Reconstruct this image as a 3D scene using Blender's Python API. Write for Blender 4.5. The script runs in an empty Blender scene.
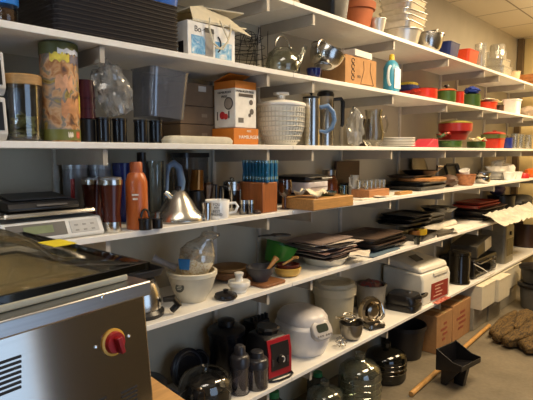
import bpy, bmesh, math, random
from mathutils import Vector, Matrix, noise
R = math.radians
PI = math.pi
scene = bpy.context.scene
col = scene.collection
rnd = random.Random(7)

# ------------------------------------------------------------------ camera
CAMX, CAMZ, FPX = 1.42, 1.45, 500.0
YAW, PITCH = R(42.576), R(5.4836)
fwd = Vector((-math.sin(YAW) * math.cos(PITCH), math.cos(YAW) * math.cos(PITCH), -math.sin(PITCH)))
rgt = Vector((math.cos(YAW), math.sin(YAW), 0))
upv = rgt.cross(fwd)
CAM = Vector((CAMX, 0, CAMZ))
cd = bpy.data.cameras.new('camera')
cd.sensor_width = 36.0
cd.lens = 36.0 * FPX / 533.0
cd.clip_start = 0.05
cam = bpy.data.objects.new('camera', cd)
col.objects.link(cam)
cam.matrix_world = Matrix(((rgt.x, upv.x, -fwd.x, CAM.x), (rgt.y, upv.y, -fwd.y, CAM.y), (rgt.z, upv.z, -fwd.z, CAM.z), (0, 0, 0, 1)))
scene.camera = cam


def ray(px, py):
    return fwd + rgt * ((px - 266.5) / FPX) + upv * ((200 - py) / FPX)


def proj(p):
    d = Vector(p) - CAM
    z = d.dot(fwd)
    return 266.5 + FPX * d.dot(rgt) / z, 200 - FPX * d.dot(upv) / z, z


def pos(px, X, z):
    """point on the line x = X at height z seen in column px"""
    lo, hi = -0.5, 30.0
    for _ in range(50):
        m = (lo + hi) / 2
        if proj((X, m, z))[0] < px: lo = m
        else: hi = m
    return Vector((X, lo, z))


def mm(p):
    return proj(p)[2] / FPX


def zt(px, py, X):
    d = ray(px, py)
    return CAMZ + d.z * (X - CAMX) / d.x


def onplane(px, py, p, n):
    d = ray(px, py)
    return CAM + d * ((Vector(p) - CAM).dot(n) / d.dot(n))


# ------------------------------------------------------------------ materials
def lin(h):
    h = h.lstrip('#')
    out = []
    for i in (0, 2, 4):
        c = int(h[i:i + 2], 16) / 255
        out.append(c / 12.92 if c <= 0.04045 else ((c + 0.055) / 1.055) ** 2.4)
    return (*out, 1)


MC = {}


def mat(hexc, rough=0.5, metal=0.0, var=0.06, scale=30, bump=0.0, emit=0, coat=0, stretch=None):
    key = (hexc, rough, metal, var, scale, bump, emit, coat, stretch)
    if key in MC: return MC[key]
    m = bpy.data.materials.new('mat_' + hexc.strip('#'))
    m.use_nodes = True
    nt = m.node_tree
    b = nt.nodes['Principled BSDF']
    b.inputs['Roughness'].default_value = rough
    b.inputs['Metallic'].default_value = metal
    if coat: b.inputs['Coat Weight'].default_value = coat
    c = lin(hexc)
    if var > 0:
        tc = nt.nodes.new('ShaderNodeTexCoord')
        mp = nt.nodes.new('ShaderNodeMapping')
        if stretch: mp.inputs['Scale'].default_value = stretch
        nz = nt.nodes.new('ShaderNodeTexNoise')
        nz.inputs['Scale'].default_value = scale
        nz.inputs['Detail'].default_value = 4
        rp = nt.nodes.new('ShaderNodeValToRGB')
        rp.color_ramp.elements[0].position = 0.3
        rp.color_ramp.elements[1].position = 0.7
        rp.color_ramp.elements[0].color = tuple(max(0, v * (1 - var * 2)) for v in c[:3]) + (1,)
        rp.color_ramp.elements[1].color = tuple(min(1, v * (1 + var)) for v in c[:3]) + (1,)
        nt.links.new(tc.outputs['Object'], mp.inputs['Vector'])
        nt.links.new(mp.outputs['Vector'], nz.inputs['Vector'])
        nt.links.new(nz.outputs['Fac'], rp.inputs['Fac'])
        nt.links.new(rp.outputs['Color'], b.inputs['Base Color'])
        if bump:
            bp = nt.nodes.new('ShaderNodeBump')
            bp.inputs['Strength'].default_value = bump
            bp.inputs['Distance'].default_value = 0.004
            nt.links.new(nz.outputs['Fac'], bp.inputs['Height'])
            nt.links.new(bp.outputs['Normal'], b.inputs['Normal'])
    else:
        b.inputs['Base Color'].default_value = c
    MC[key] = m
    return m


def glass(hexc='#ffffff', gloss=0.06, rough=0.03, haze=0.0, hazecol='#ffffff'):
    """thin clear wall: tinted see-through, Fresnel reflections, optional milky share"""
    key = ('g', hexc, gloss, rough, haze, hazecol)
    if key in MC: return MC[key]
    m = bpy.data.materials.new('clear_' + hexc.strip('#'))
    m.use_nodes = True
    nt = m.node_tree
    for n in list(nt.nodes):
        if n.type != 'OUTPUT_MATERIAL': nt.nodes.remove(n)
    out = [n for n in nt.nodes if n.type == 'OUTPUT_MATERIAL'][0]
    tr = nt.nodes.new('ShaderNodeBsdfTransparent')
    tr.inputs['Color'].default_value = lin(hexc)
    gl = nt.nodes.new('ShaderNodeBsdfGlossy')
    gl.inputs['Roughness'].default_value = rough
    lw = nt.nodes.new('ShaderNodeLayerWeight')
    lw.inputs['Blend'].default_value = 0.25
    ma = nt.nodes.new('ShaderNodeMath')
    ma.operation = 'MULTIPLY_ADD'
    ma.inputs[1].default_value = 0.6
    ma.inputs[2].default_value = gloss
    ma.use_clamp = True
    nt.links.new(lw.outputs['Fresnel'], ma.inputs[0])
    mx = nt.nodes.new('ShaderNodeMixShader')
    nt.links.new(ma.outputs[0], mx.inputs[0])
    if haze:
        df = nt.nodes.new('ShaderNodeBsdfDiffuse')
        df.inputs['Color'].default_value = lin(hazecol)
        m2 = nt.nodes.new('ShaderNodeMixShader')
        m2.inputs[0].default_value = haze
        nt.links.new(tr.outputs[0], m2.inputs[1])
        nt.links.new(df.outputs[0], m2.inputs[2])
        nt.links.new(m2.outputs[0], mx.inputs[1])
    else:
        nt.links.new(tr.outputs[0], mx.inputs[1])
    nt.links.new(gl.outputs[0], mx.inputs[2])
    nt.links.new(mx.outputs[0], out.inputs['Surface'])
    MC[key] = m
    return m


def collage(name, cols, scale=18, rough=0.45, stretch=(1, 1, 1)):
    """printed picture: patches of colour"""
    m = bpy.data.materials.new(name)
    m.use_nodes = True
    nt = m.node_tree
    b = nt.nodes['Principled BSDF']
    b.inputs['Roughness'].default_value = rough
    tc = nt.nodes.new('ShaderNodeTexCoord')
    mp = nt.nodes.new('ShaderNodeMapping')
    mp.inputs['Scale'].default_value = stretch
    nz = nt.nodes.new('ShaderNodeTexNoise')
    nz.inputs['Scale'].default_value = scale
    nz.inputs['Detail'].default_value = 3
    nz.inputs['Distortion'].default_value = 0.8
    rp = nt.nodes.new('ShaderNodeValToRGB')
    rp.color_ramp.interpolation = 'LINEAR'
    el = rp.color_ramp.elements
    el[0].position = 0.28
    el[0].color = lin(cols[0])
    el[1].position = 0.72
    el[1].color = lin(cols[-1])
    for i, c in enumerate(cols[1:-1]):
        e = el.new(0.28 + 0.44 * (i + 1) / (len(cols) - 1))
        e.color = lin(c)
    nt.links.new(tc.outputs['Object'], mp.inputs['Vector'])
    nt.links.new(mp.outputs['Vector'], nz.inputs['Vector'])
    nt.links.new(nz.outputs['Fac'], rp.inputs['Fac'])
    nt.links.new(rp.outputs['Color'], b.inputs['Base Color'])
    return m


# ------------------------------------------------------------------ mesh builder
class MB:
    def __init__(s):
        s.v, s.f = [], []

    def add(s, vs, fs):
        o = len(s.v)
        s.v += [tuple(p) for p in vs]
        s.f += [tuple(i + o for i in f) for f in fs]
        return s

    def box(s, c, d, rz=0.0):
        x, y, z = d[0] / 2, d[1] / 2, d[2] / 2
        vs = []
        ca, sa = math.cos(rz), math.sin(rz)
        for sx, sy, sz in ((-1, -1, -1), (1, -1, -1), (1, 1, -1), (-1, 1, -1), (-1, -1, 1), (1, -1, 1), (1, 1, 1), (-1, 1, 1)):
            a, b = sx * x, sy * y
            vs.append((c[0] + a * ca - b * sa, c[1] + a * sa + b * ca, c[2] + sz * z))
        return s.add(vs, [(0, 3, 2, 1), (4, 5, 6, 7), (0, 1, 5, 4), (1, 2, 6, 5), (2, 3, 7, 6), (3, 0, 4, 7)])

    def lathe(s, prof, n=24, c=(0, 0, 0), flute=None, axis='z'):
        vs, fs, rings = [], [], []
        for r, z in prof:
            if r < 1e-6:
                rings.append([len(vs)])
                vs.append((0, 0, z))
            else:
                ring = []
                for i in range(n):
                    a = 2 * PI * i / n
                    rr = r
                    if flute: rr = r * (1 + flute[1] * (1 if i % 2 else -1) * (1 if z > flute[0] else 0))
                    ring.append(len(vs))
                    vs.append((rr * math.cos(a), rr * math.sin(a), z))
                rings.append(ring)
        for a, b in zip(rings, rings[1:]):
            if len(a) == 1 and len(b) == 1: continue
            if len(a) == 1: fs += [(a[0], b[i], b[(i + 1) % n]) for i in range(n)]
            elif len(b) == 1: fs += [(a[(i + 1) % n], a[i], b[0]) for i in range(n)]
            else: fs += [(a[i], a[(i + 1) % n], b[(i + 1) % n], b[i]) for i in range(n)]
        if axis == 'x': vs = [(z, x, y) for x, y, z in vs]
        if axis == 'y': vs = [(y, z, x) for x, y, z in vs]
        return s.add([(x + c[0], y + c[1], z + c[2]) for x, y, z in vs], fs)

    def tube(s, pts, r, n=8, closed=False):
        pts = [Vector(p) for p in pts]
        k = len(pts)
        rr = r if isinstance(r, (list, tuple)) else [r] * k
        vs, fs = [], []
        ref = None
        for i, p in enumerate(pts):
            if closed: t = pts[(i + 1) % k] - pts[i - 1]
            else: t = pts[min(i + 1, k - 1)] - pts[max(i - 1, 0)]
            t.normalize()
            if ref is None:
                ref = Vector((0, 0, 1)) if abs(t.z) < 0.9 else Vector((1, 0, 0))
            u = (ref - t * ref.dot(t)).normalized()
            ref = u
            w = t.cross(u)
            for j in range(n):
                a = 2 * PI * j / n
                vs.append(p + (u * math.cos(a) + w * math.sin(a)) * rr[i])
        for i in range(k if closed else k - 1):
            a, b = i * n, ((i + 1) % k) * n
            fs += [(a + j, a + (j + 1) % n, b + (j + 1) % n, b + j) for j in range(n)]
        if not closed:
            fs.append(tuple(range(n - 1, -1, -1)))
            fs.append(tuple(range((k - 1) * n, k * n)))
        return s.add(vs, fs)

    def loft(s, secs, n=5, cap0=True, cap1=True):
        """rounded-rectangle sections: (size_x, size_y, corner, z[, cx, cy])"""
        vs, fs = [], []
        m = 4 * n
        for sec in secs:
            sx, sy, rd, z = sec[:4]
            cx, cy = (sec[4], sec[5]) if len(sec) > 4 else (0, 0)
            rd = min(rd, sx / 2 - 1e-5, sy / 2 - 1e-5)
            for q, (ax, ay) in enumerate(((1, 1), (-1, 1), (-1, -1), (1, -1))):
                for i in range(n):
                    a = PI / 2 * q + PI / 2 * i / (n - 1)
                    vs.append((cx + ax * (sx / 2 - rd) + rd * math.cos(a), cy + ay * (sy / 2 - rd) + rd * math.sin(a), z))
        for k in range(len(secs) - 1):
            a, b = k * m, (k + 1) * m
            fs += [(a + j, a + (j + 1) % m, b + (j + 1) % m, b + j) for j in range(m)]
        if cap0: fs.append(tuple(range(m - 1, -1, -1)))
        if cap1: fs.append(tuple(range((len(secs) - 1) * m, len(secs) * m)))
        return s.add(vs, fs)

    def prism(s, pts, a, b, axis='z'):
        """polygon pts (2-D) extruded from a to b along axis"""
        k = len(pts)
        vs = []
        for t in (a, b):
            for p, q in pts:
                vs.append({'z': (p, q, t), 'x': (t, p, q), 'y': (p, t, q)}[axis])
        fs = [tuple(range(k - 1, -1, -1)), tuple(range(k, 2 * k))]
        fs += [(i, (i + 1) % k, k + (i + 1) % k, k + i) for i in range(k)]
        return s.add(vs, fs)

    def blob(s, rx, ry, rz, amp=0.1, seed=0, c=(0, 0, 0), n=20, freq=2.0, flat=True):
        vs, fs = [], []
        h = n // 2
        for i in range(h + 1):
            for j in range(n):
                th, ph = PI * i / h, 2 * PI * j / n
                d = Vector((math.sin(th) * math.cos(ph), math.sin(th) * math.sin(ph), math.cos(th)))
                k = 1 + amp * noise.noise(d * freq + Vector((seed * 7.3, seed * 1.7, 0)))
                p = Vector((d.x * rx * k, d.y * ry * k, d.z * rz * k))
                if flat: p.z = max(p.z, -rz * 0.98)
                vs.append((p.x + c[0], p.y + c[1], p.z + c[2] + (rz * 0.98 if flat else 0)))
        for i in range(h):
            a, b = i * n, (i + 1) * n
            fs += [(a + j, b + j, b + (j + 1) % n, a + (j + 1) % n) for j in range(n)]
        return s.add(vs, fs)

    def sheet(s, sx, sy, amp, seed, th=0.002, nu=14, nv=14, c=(0, 0, 0), freq=9, curl=0.0):
        """thin crumpled sheet with a closed underside, lowest point at c.z"""
        top = []
        for i in range(nu + 1):
            for j in range(nv + 1):
                u, v = i / nu - 0.5, j / nv - 0.5
                z = amp * (0.5 + 0.5 * noise.noise(Vector((u * sx * freq + seed * 5.1, v * sy * freq, seed))))
                z += curl * (4 * v * v)
                top.append([u * sx + 0.02 * sx * noise.noise(Vector((v * 5, seed, u))), v * sy, z])
        lo = min(p[2] for p in top)
        k = len(top)
        vs = [(x + c[0], y + c[1], z - lo + th + c[2]) for x, y, z in top] + [(x + c[0], y + c[1], z - lo + c[2]) for x, y, z in top]
        fs = []
        w = nv + 1
        for i in range(nu):
            for j in range(nv):
                a = i * w + j
                fs.append((a, a + w, a + w + 1, a + 1))
                fs.append((k + a, k + a + 1, k + a + w + 1, k + a + w))
        for i in range(nu):
            for j, fl in ((0, 0), (nv, 1)):
                a, b = i * w + j, (i + 1) * w + j
                fs.append((a, a + k, b + k, b) if fl == 0 else (a, b, b + k, a + k))
        for j in range(nv):
            for i, fl in ((0, 1), (nu, 0)):
                a, b = i * w + j, i * w + j + 1
                fs.append((a, a + k, b + k, b) if fl == 0 else (a, b, b + k, a + k))
        return s.add(vs, fs)

    def turn(s, ax, ang, c=(0, 0, 0)):
        mt = Matrix.Rotation(ang, 3, ax)
        c = Vector(c)
        s.v = [tuple(mt @ (Vector(p) - c) + c) for p in s.v]
        return s

    def ground(s, z=0.0):
        lo = min(p[2] for p in s.v)
        s.v = [(p[0], p[1], p[2] - lo + z) for p in s.v]
        return s

    def move(s, d):
        s.v = [(p[0] + d[0], p[1] + d[1], p[2] + d[2]) for p in s.v]
        return s

    def build(s, name, m, parent=None, bev=0.0, sharp=40, sub=0):
        me = bpy.data.meshes.new(name)
        me.from_pydata(s.v, [], s.f)
        me.validate()
        bm = bmesh.new()
        bm.from_mesh(me)
        bmesh.ops.recalc_face_normals(bm, faces=bm.faces)
        bm.to_mesh(me)
        bm.free()
        for p in me.polygons: p.use_smooth = True
        me.set_sharp_from_angle(angle=R(sharp))
        me.materials.append(m)
        o = bpy.data.objects.new(name, me)
        col.objects.link(o)
        if parent is not None: o.parent = parent
        if bev:
            b = o.modifiers.new('bevel', 'BEVEL')
            b.width = bev
            b.segments = 2
            b.limit_method = 'ANGLE'
            b.angle_limit = R(35)
        if sub:
            b = o.modifiers.new('sub', 'SUBSURF')
            b.levels = b.render_levels = sub
        return o


def tag(o, label, cat, group=None, kind=None):
    o['label'] = label
    o['category'] = cat
    if group: o['group'] = group
    if kind: o['kind'] = kind
    return o


def T(name, label, cat, loc, rz=0.0, group=None):
    o = bpy.data.objects.new(name, None)
    o.empty_display_size = 0.05
    col.objects.link(o)
    o.location = loc
    o.rotation_euler = (0, 0, rz)
    return tag(o, label, cat, group)


def solo(name, label, cat, mb, m, loc, rz=0.0, group=None, bev=0.0, sharp=40, kind=None):
    o = mb.build(name, m, None, bev, sharp)
    o.location = loc
    o.rotation_euler = (0, 0, rz)
    return tag(o, label, cat, group, kind)


def dup(root, loc, rz=None, label=None, group=None):
    r = root.copy()
    col.objects.link(r)
    r.location = loc
    if rz is not None: r.rotation_euler = (0, 0, rz)
    if label: r['label'] = label
    if group: r['group'] = group
    for ch in list(root.children):
        c = ch.copy()
        col.objects.link(c)
        c.parent = r
        for g in list(ch.children):
            d = g.copy()
            col.objects.link(d)
            d.parent = c
    return r


def text(name, s, size, m, parent, loc, rot, align='CENTER', ext=0.0004):
    cu = bpy.data.curves.new(name, 'FONT')
    cu.body = s
    cu.size = size
    cu.align_x = align
    cu.align_y = 'CENTER'
    cu.extrude = ext
    cu.materials.append(m)
    tmp = bpy.data.objects.new(name + '_outline', cu)
    col.objects.link(tmp)
    bpy.context.view_layer.update()
    me = bpy.data.meshes.new_from_object(tmp.evaluated_get(bpy.context.evaluated_depsgraph_get()))
    bpy.data.objects.remove(tmp)
    if not me.materials: me.materials.append(m)
    o = bpy.data.objects.new(name, me)
    col.objects.link(o)
    o.parent = parent
    o.location = loc
    o.rotation_euler = rot
    return o


FACE_X = (R(90), 0, R(90))      # text upright, read from +x


def cup(r0, r1, h, t=0.003, lip=0.0):
    p = [(0, 0), (r0 * 0.96, 0), (r0, 0.004)]
    if lip: p += [(r1, h - 0.004), (r1 + lip, h - 0.003), (r1 + lip, h)]
    else: p += [(r1, h)]
    return p + [(r1 - t, h), (r0 - t, t + 0.004), (0, t + 0.003)]


def bowlp(r, h, t=0.003, foot=0.45, k=6, lip=0.0):
    p = [(0, 0), (r * foot, 0)]
    for i in range(1, k + 1):
        a = PI / 2 * i / k
        p.append((r * foot + (r - r * foot) * math.sin(a), h * (1 - math.cos(a))))
    if lip: p += [(r + lip, h), (r + lip, h + 0.003), (r - t, h + 0.003)]
    for i in range(k, 0, -1):
        a = PI / 2 * i / k
        p.append((r * foot + (r - r * foot) * math.sin(a) - t, h * (1 - math.cos(a)) + t * 0.6))
    return p + [(0, t)]


def arc(c, r, a0, a1, n, plane='yz', ry=None):
    ry = ry or r
    out = []
    for i in range(n + 1):
        a = R(a0 + (a1 - a0) * i / n)
        u, w = r * math.cos(a), ry * math.sin(a)
        out.append({'yz': (c[0], c[1] + u, c[2] + w), 'xz': (c[0] + u, c[1], c[2] + w), 'xy': (c[0] + u, c[1] + w, c[2])}[plane])
    return out


def trayp(sx, sy, h, t=0.003, flare=0.012, rad=0.02, lip=0.006):
    """secs for an open tray or pan"""
    return [(sx - 2 * flare, sy - 2 * flare, rad, 0), (sx, sy, rad, h - 0.003), (sx + 2 * lip, sy + 2 * lip, rad + lip, h - 0.003), (sx + 2 * lip, sy + 2 * lip, rad + lip, h),
            (sx - 2 * t, sy - 2 * t, rad, h), (sx - 2 * flare - 2 * t, sy - 2 * flare - 2 * t, rad, t + 0.001)]


# shelf tops (metres above the floor), wall plane, board size
ZA, ZB, ZC, ZD, ZE, ZF = 2.10, 1.795, 1.48, 1.19, 0.86, 0.41
E0 = 0.0008
WALLX = -0.37
TH = 0.02

# ------------------------------------------------------------------ common materials
WHITE_LAM = mat('#e6e3dc', 0.38, 0, 0.02)
STEEL = mat('#c9c6c0', 0.22, 1.0, 0.05, 12)
STEEL_D = mat('#8d8a86', 0.28, 1.0, 0.06, 12)
BRUSHED = mat('#b9b6b0', 0.30, 1.0, 0.05, 60, 0.0, stretch=(1, 0.05, 8))
BLACK = mat('#141315', 0.32, 0, 0.1)
BLACKM = mat('#1a191b', 0.55, 0, 0.1)
CHAR = mat('#2b2a2c', 0.45, 0, 0.1)
CREAM = mat('#e3dcc9', 0.4, 0, 0.03)
WHITE = mat('#efece4', 0.35, 0, 0.02)
WHITEG = mat('#f2f0ea', 0.15, 0, 0.02)
PAPER = mat('#e8e2d3', 0.75, 0, 0.05)
CARD = mat('#9a7148', 0.8, 0, 0.08)
CARDD = mat('#7d5f43', 0.8, 0, 0.08)
WOOD = mat('#b98a4e', 0.5, 0, 0.16, 14, stretch=(8, 1, 8))
WOODR = mat('#a4592c', 0.45, 0, 0.16, 14, stretch=(8, 8, 1))
WOODD = mat('#3f2618', 0.5, 0, 0.15, 14, stretch=(8, 1, 8))
CLEAR = glass('#f4f6f4', 0.05)
PLAST = glass('#eef0f2', 0.05, 0.12, 0.16)
SMOKE = glass('#6d6a62', 0.05, 0.06)
BLUE = mat('#1c2f74', 0.4)
RED = mat('#b3251f', 0.35)
REDD = mat('#7c1f1c', 0.4)
GREEN = mat('#41602d', 0.4)
ORANGE = mat('#e07a26', 0.5)
# ------------------------------------------------------------------ room
YE, YB, XR, ZC_ = 6.1, -1.25, 2.7, 2.69


def struct(name, mb, m, kind='structure', parent=None, bev=0):
    o = mb.build(name, m, parent, bev)
    if parent is None: o['kind'] = kind
    return o


def nodes_mat(name, rough=0.6):
    m = bpy.data.materials.new(name)
    m.use_nodes = True
    nt = m.node_tree
    b = nt.nodes['Principled BSDF']
    b.inputs['Roughness'].default_value = rough
    tc = nt.nodes.new('ShaderNodeTexCoord')
    return m, nt, b, tc


# concrete floor
fm, nt, b, tc = nodes_mat('concrete', 0.55)
n1 = nt.nodes.new('ShaderNodeTexNoise'); n1.inputs['Scale'].default_value = 3.2; n1.inputs['Detail'].default_value = 6
n2 = nt.nodes.new('ShaderNodeTexNoise'); n2.inputs['Scale'].default_value = 40; n2.inputs['Detail'].default_value = 3
mx = nt.nodes.new('ShaderNodeMix'); mx.data_type = 'FLOAT'; mx.inputs[0].default_value = 0.3
rp = nt.nodes.new('ShaderNodeValToRGB')
rp.color_ramp.elements[0].position = 0.34; rp.color_ramp.elements[0].color = lin('#5c5445')
rp.color_ramp.elements[1].position = 0.66; rp.color_ramp.elements[1].color = lin('#7c7260')
for n in (n1, n2): nt.links.new(tc.outputs['Object'], n.inputs['Vector'])
nt.links.new(n1.outputs['Fac'], mx.inputs[2]); nt.links.new(n2.outputs['Fac'], mx.inputs[3])
nt.links.new(mx.outputs[0], rp.inputs['Fac']); nt.links.new(rp.outputs['Color'], b.inputs['Base Color'])
struct('floor', MB().box(((WALLX + XR) / 2, (YE + YB) / 2, -0.05), (XR - WALLX + 0.2, YE - YB + 0.2, 0.1)), fm)

# tiled ceiling
cm, nt, b, tc = nodes_mat('ceiling_tiles', 0.85)
br = nt.nodes.new('ShaderNodeTexBrick')
br.offset = 0.0
br.inputs['Scale'].default_value = 1.0
br.inputs['Brick Width'].default_value = 1.2
br.inputs['Row Height'].default_value = 0.6
br.inputs['Mortar Size'].default_value = 0.007
br.inputs['Color1'].default_value = lin('#d8cdb6'); br.inputs['Color2'].default_value = lin('#d3c8b0'); br.inputs['Mortar'].default_value = lin('#8a7d68')
nt.links.new(tc.outputs['Object'], br.inputs['Vector']); nt.links.new(br.outputs['Color'], b.inputs['Base Color'])
struct('ceiling', MB().box(((WALLX + XR) / 2, (YE + YB) / 2, ZC_ + 0.05), (XR - WALLX + 0.2, YE - YB + 0.2, 0.1)), cm)

WALLM = mat('#b6ad98', 0.8, 0, 0.03, 6)
struct('wall_shelves', MB().box((WALLX - 0.05, (YE + YB) / 2, ZC_ / 2), (0.1, YE - YB, ZC_)), WALLM)
struct('wall_end', MB().box(((WALLX + XR) / 2, YE + 0.05, ZC_ / 2), (XR - WALLX + 0.2, 0.1, ZC_)), mat('#dfc88c', 0.75, 0, 0.03, 6))
BX0, BX1, BZ0, BZ1 = 0.0, 1.3, 0.95, 2.25  # opening for an unseen window, added so blue daylight stays near the close end
wb_ = MB()
wb_.box(((WALLX - 0.1 + BX0) / 2, YB - 0.05, ZC_ / 2), (BX0 - WALLX + 0.1, 0.1, ZC_))
wb_.box(((BX1 + XR + 0.1) / 2, YB - 0.05, ZC_ / 2), (XR + 0.1 - BX1, 0.1, ZC_))
wb_.box(((BX0 + BX1) / 2, YB - 0.05, BZ0 / 2), (BX1 - BX0, 0.1, BZ0))
wb_.box(((BX0 + BX1) / 2, YB - 0.05, (BZ1 + ZC_) / 2), (BX1 - BX0, 0.1, ZC_ - BZ1))
struct('wall_back', wb_, mat('#4a453b', 0.8, 0, 0.05, 6))
wn = MB()
for x in (BX0 + 0.03, (BX0 + BX1) / 2, BX1 - 0.03): wn.box((x, YB - 0.05, (BZ0 + BZ1) / 2), (0.06, 0.05, BZ1 - BZ0 - 0.004))
for z in (BZ0 + 0.03, BZ1 - 0.03): wn.box(((BX0 + BX1) / 2, YB - 0.05, z), (BX1 - BX0 - 0.13, 0.05, 0.06))
struct('added_window', wn, WHITE)
# opposite wall with a glazed door that lets the daylight in
WY0, WY1, WZ0, WZ1 = 0.25, 1.86, 0.0, 2.10
DARKW = mat('#4a453b', 0.8, 0, 0.05, 6)
wr = MB()
wr.box((XR + 0.05, (YB + WY0) / 2, ZC_ / 2), (0.1, WY0 - YB, ZC_))
wr.box((XR + 0.05, (WY1 + YE) / 2, ZC_ / 2), (0.1, YE - WY1, ZC_))
wr.box((XR + 0.05, (WY0 + WY1) / 2, (WZ1 + ZC_) / 2), (0.1, WY1 - WY0, ZC_ - WZ1))
struct('wall_opposite', wr, DARKW)
df = MB()
for y in (WY0 + 0.03, WY1 - 0.03): df.box((XR + 0.05, y, (WZ0 + WZ1) / 2), (0.05, 0.06, WZ1 - WZ0 - 0.004))
for z in (WZ0 + 0.04, WZ1 - 0.04): df.box((XR + 0.05, (WY0 + WY1) / 2, z), (0.05, WY1 - WY0 - 0.12, 0.07))
struct('door_1', df, WHITE)
# dark corner post at the far end of the shelf wall
struct('trim_1', MB().box((WALLX + 0.035, YE - 0.035, ZC_ / 2), (0.06, 0.06, ZC_ - 0.002)), mat('#6d5a3e', 0.6), bev=0.005)

# ------------------------------------------------------------------ shelf boards, brackets, uprights
LV = [('topmost', ZA), ('second highest', ZB), ('third highest', ZC), ('fourth highest', ZD), ('fifth highest', ZE), ('lowest', ZF)]
SEC = [(-0.72, 1.72, [-0.55, 0.08, 0.815, 1.57], 'nearest the steel machine'), (1.722, 4.16, [1.88, 2.63, 3.38, 4.06], 'in the middle of the wall'), (4.162, 5.96, [4.40, 5.1, 5.8], 'by the far corner')]
for (ya, yb, bys, wh) in SEC:
    for (nm, z) in LV:
        t = T('wall_shelf', 'white laminate wall shelf, %s of the six, section %s' % (nm, wh), 'shelf', (0, ya, z - TH), 0, 'white wall shelves')
        MB().box((WALLX / 2 + 0.001, (yb - ya) / 2, TH / 2), (-WALLX - 0.004, yb - ya, TH)).build('board', WHITE_LAM, t, bev=0.002)
        for y in bys:
            yl = y - ya
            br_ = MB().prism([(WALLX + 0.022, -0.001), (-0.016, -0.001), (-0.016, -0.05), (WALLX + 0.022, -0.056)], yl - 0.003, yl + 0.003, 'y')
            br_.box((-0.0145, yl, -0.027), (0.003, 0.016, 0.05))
            br_.build('bracket', mat('#a8a195', 0.45, 0, 0.02), t)  # white brackets toned grey: shade under the board is in the colour
for i, y in enumerate([-0.55, 0.08, 0.815, 1.57, 1.88, 2.63, 3.38, 4.06, 4.40, 5.1, 5.8]):
    solo('shelf_upright', 'white slotted steel shelf upright on the wall, %s from the steel machine' % ['out of view', 'first', 'second', 'third', 'fourth', 'fifth', 'sixth', 'seventh', 'eighth', 'ninth', 'tenth'][i],
         'shelf upright', MB().box((WALLX + 0.0085, y, 1.27), (0.015, 0.02, 2.0)), mat('#cfcac0', 0.4), (0, 0, 0), 0, 'shelf uprights') if i else None

# ------------------------------------------------------------------ vacuum packing machine and its table
FA = R(7.5)
fh = Vector((-math.sin(FA), math.cos(FA), 0))
nv_ = Vector((math.cos(FA), math.sin(FA), 0))
P0 = CAM + ray(150, 268) * 1.0                   # lid corner, far front
TZ = 0.90
O = Vector((P0.x, P0.y, TZ))
# table: right side runs towards the shelves
ta = T('wooden_table', 'pale wooden worktable the steel vacuum packing machine stands on', 'table', (0, 0, 0))
tp = MB()
tp.prism([(0.66, -0.35), (0.66, 0.655), (0.02, 0.724), (0.02, -0.35)], TZ - 0.04, TZ - 0.001)
tp.build('tabletop', mat('#c99c62', 0.5, 0, 0.1, 12, stretch=(6, 1, 6)), ta, bev=0.003)
for x in (0.075, 0.60):
    for y in (-0.28, 0.60):
        MB().box((x, y, (TZ - 0.041) / 2 + 0.0005), (0.06, 0.06, TZ - 0.042)).build('leg', WOOD, ta, bev=0.003)

mc = T('vacuum_packing_machine', 'stainless steel chamber vacuum packer with smoked domed lid and red switch', 'vacuum packer', O, FA)
ZL = P0.z - TZ                                   # underside of lid slab, local
LW, LD = 0.62, 0.46                              # length along the front, depth
ztop = ZL - 0.03
body = MB()
body.prism([(-LD, 0.012), (-0.012 + (ztop - 0.032) * math.tan(R(5.5)), 0.012), (-0.012, ztop - 0.02), (-LD, ztop - 0.02)], -LW, -0.006, 'y')
body.build('body', mat('#bdb6ac', 0.11, 1.0, 0.03, 60, stretch=(1, 0.05, 8)), mc, bev=0.004)
lip = MB().box((-LD / 2 + 0.001, -LW / 2, ztop - 0.009), (LD + 0.006, LW, 0.030))
lip.build('top_rim', mat('#b4b4b4', 0.33, 1.0, 0.03, 40, stretch=(1, 0.05, 8)), mc, bev=0.004)
ch = MB().box((-LD / 2 - 0.005, -LW / 2 - 0.005, ztop + 0.0135), (LD - 0.05, LW - 0.05, 0.014))
ch.build('chamber_deck', mat('#e6dfc6', 0.35, 0.0, 0.03), mc, bev=0.004)
lr = MB().tube([(x_ - LD / 2, y_ - LW / 2, ztop + 0.023) for x_, y_ in ((LD / 2 - 0.05, LW / 2 - 0.05), (-LD / 2 + 0.05, LW / 2 - 0.05), (-LD / 2 + 0.05, -LW / 2 + 0.05), (LD / 2 - 0.05, -LW / 2 + 0.05))], 0.004, 8, True)
lr.build('gasket', BLACK, mc)
lid_secs = [(LD, LW, 0.012, -0.004), (LD, LW, 0.012, 0.008), (LD - 0.12, LW - 0.19, 0.09, 0.011), (LD - 0.15, LW - 0.235, 0.10, 0.024), (LD - 0.19, LW - 0.285, 0.10, 0.052), (LD - 0.25, LW - 0.35, 0.08, 0.068), (0.1, 0.14, 0.05, 0.071)]
lid = MB().loft(lid_secs, n=8)
lid.turn('Y', R(2.3), (LD / 2, 0, 0)).move((-LD / 2, -LW / 2 - 0.0, ZL + 0.004))
lo = lid.build('lid', glass('#e6e1d2', 0.035, 0.05), mc, sharp=60)
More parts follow.
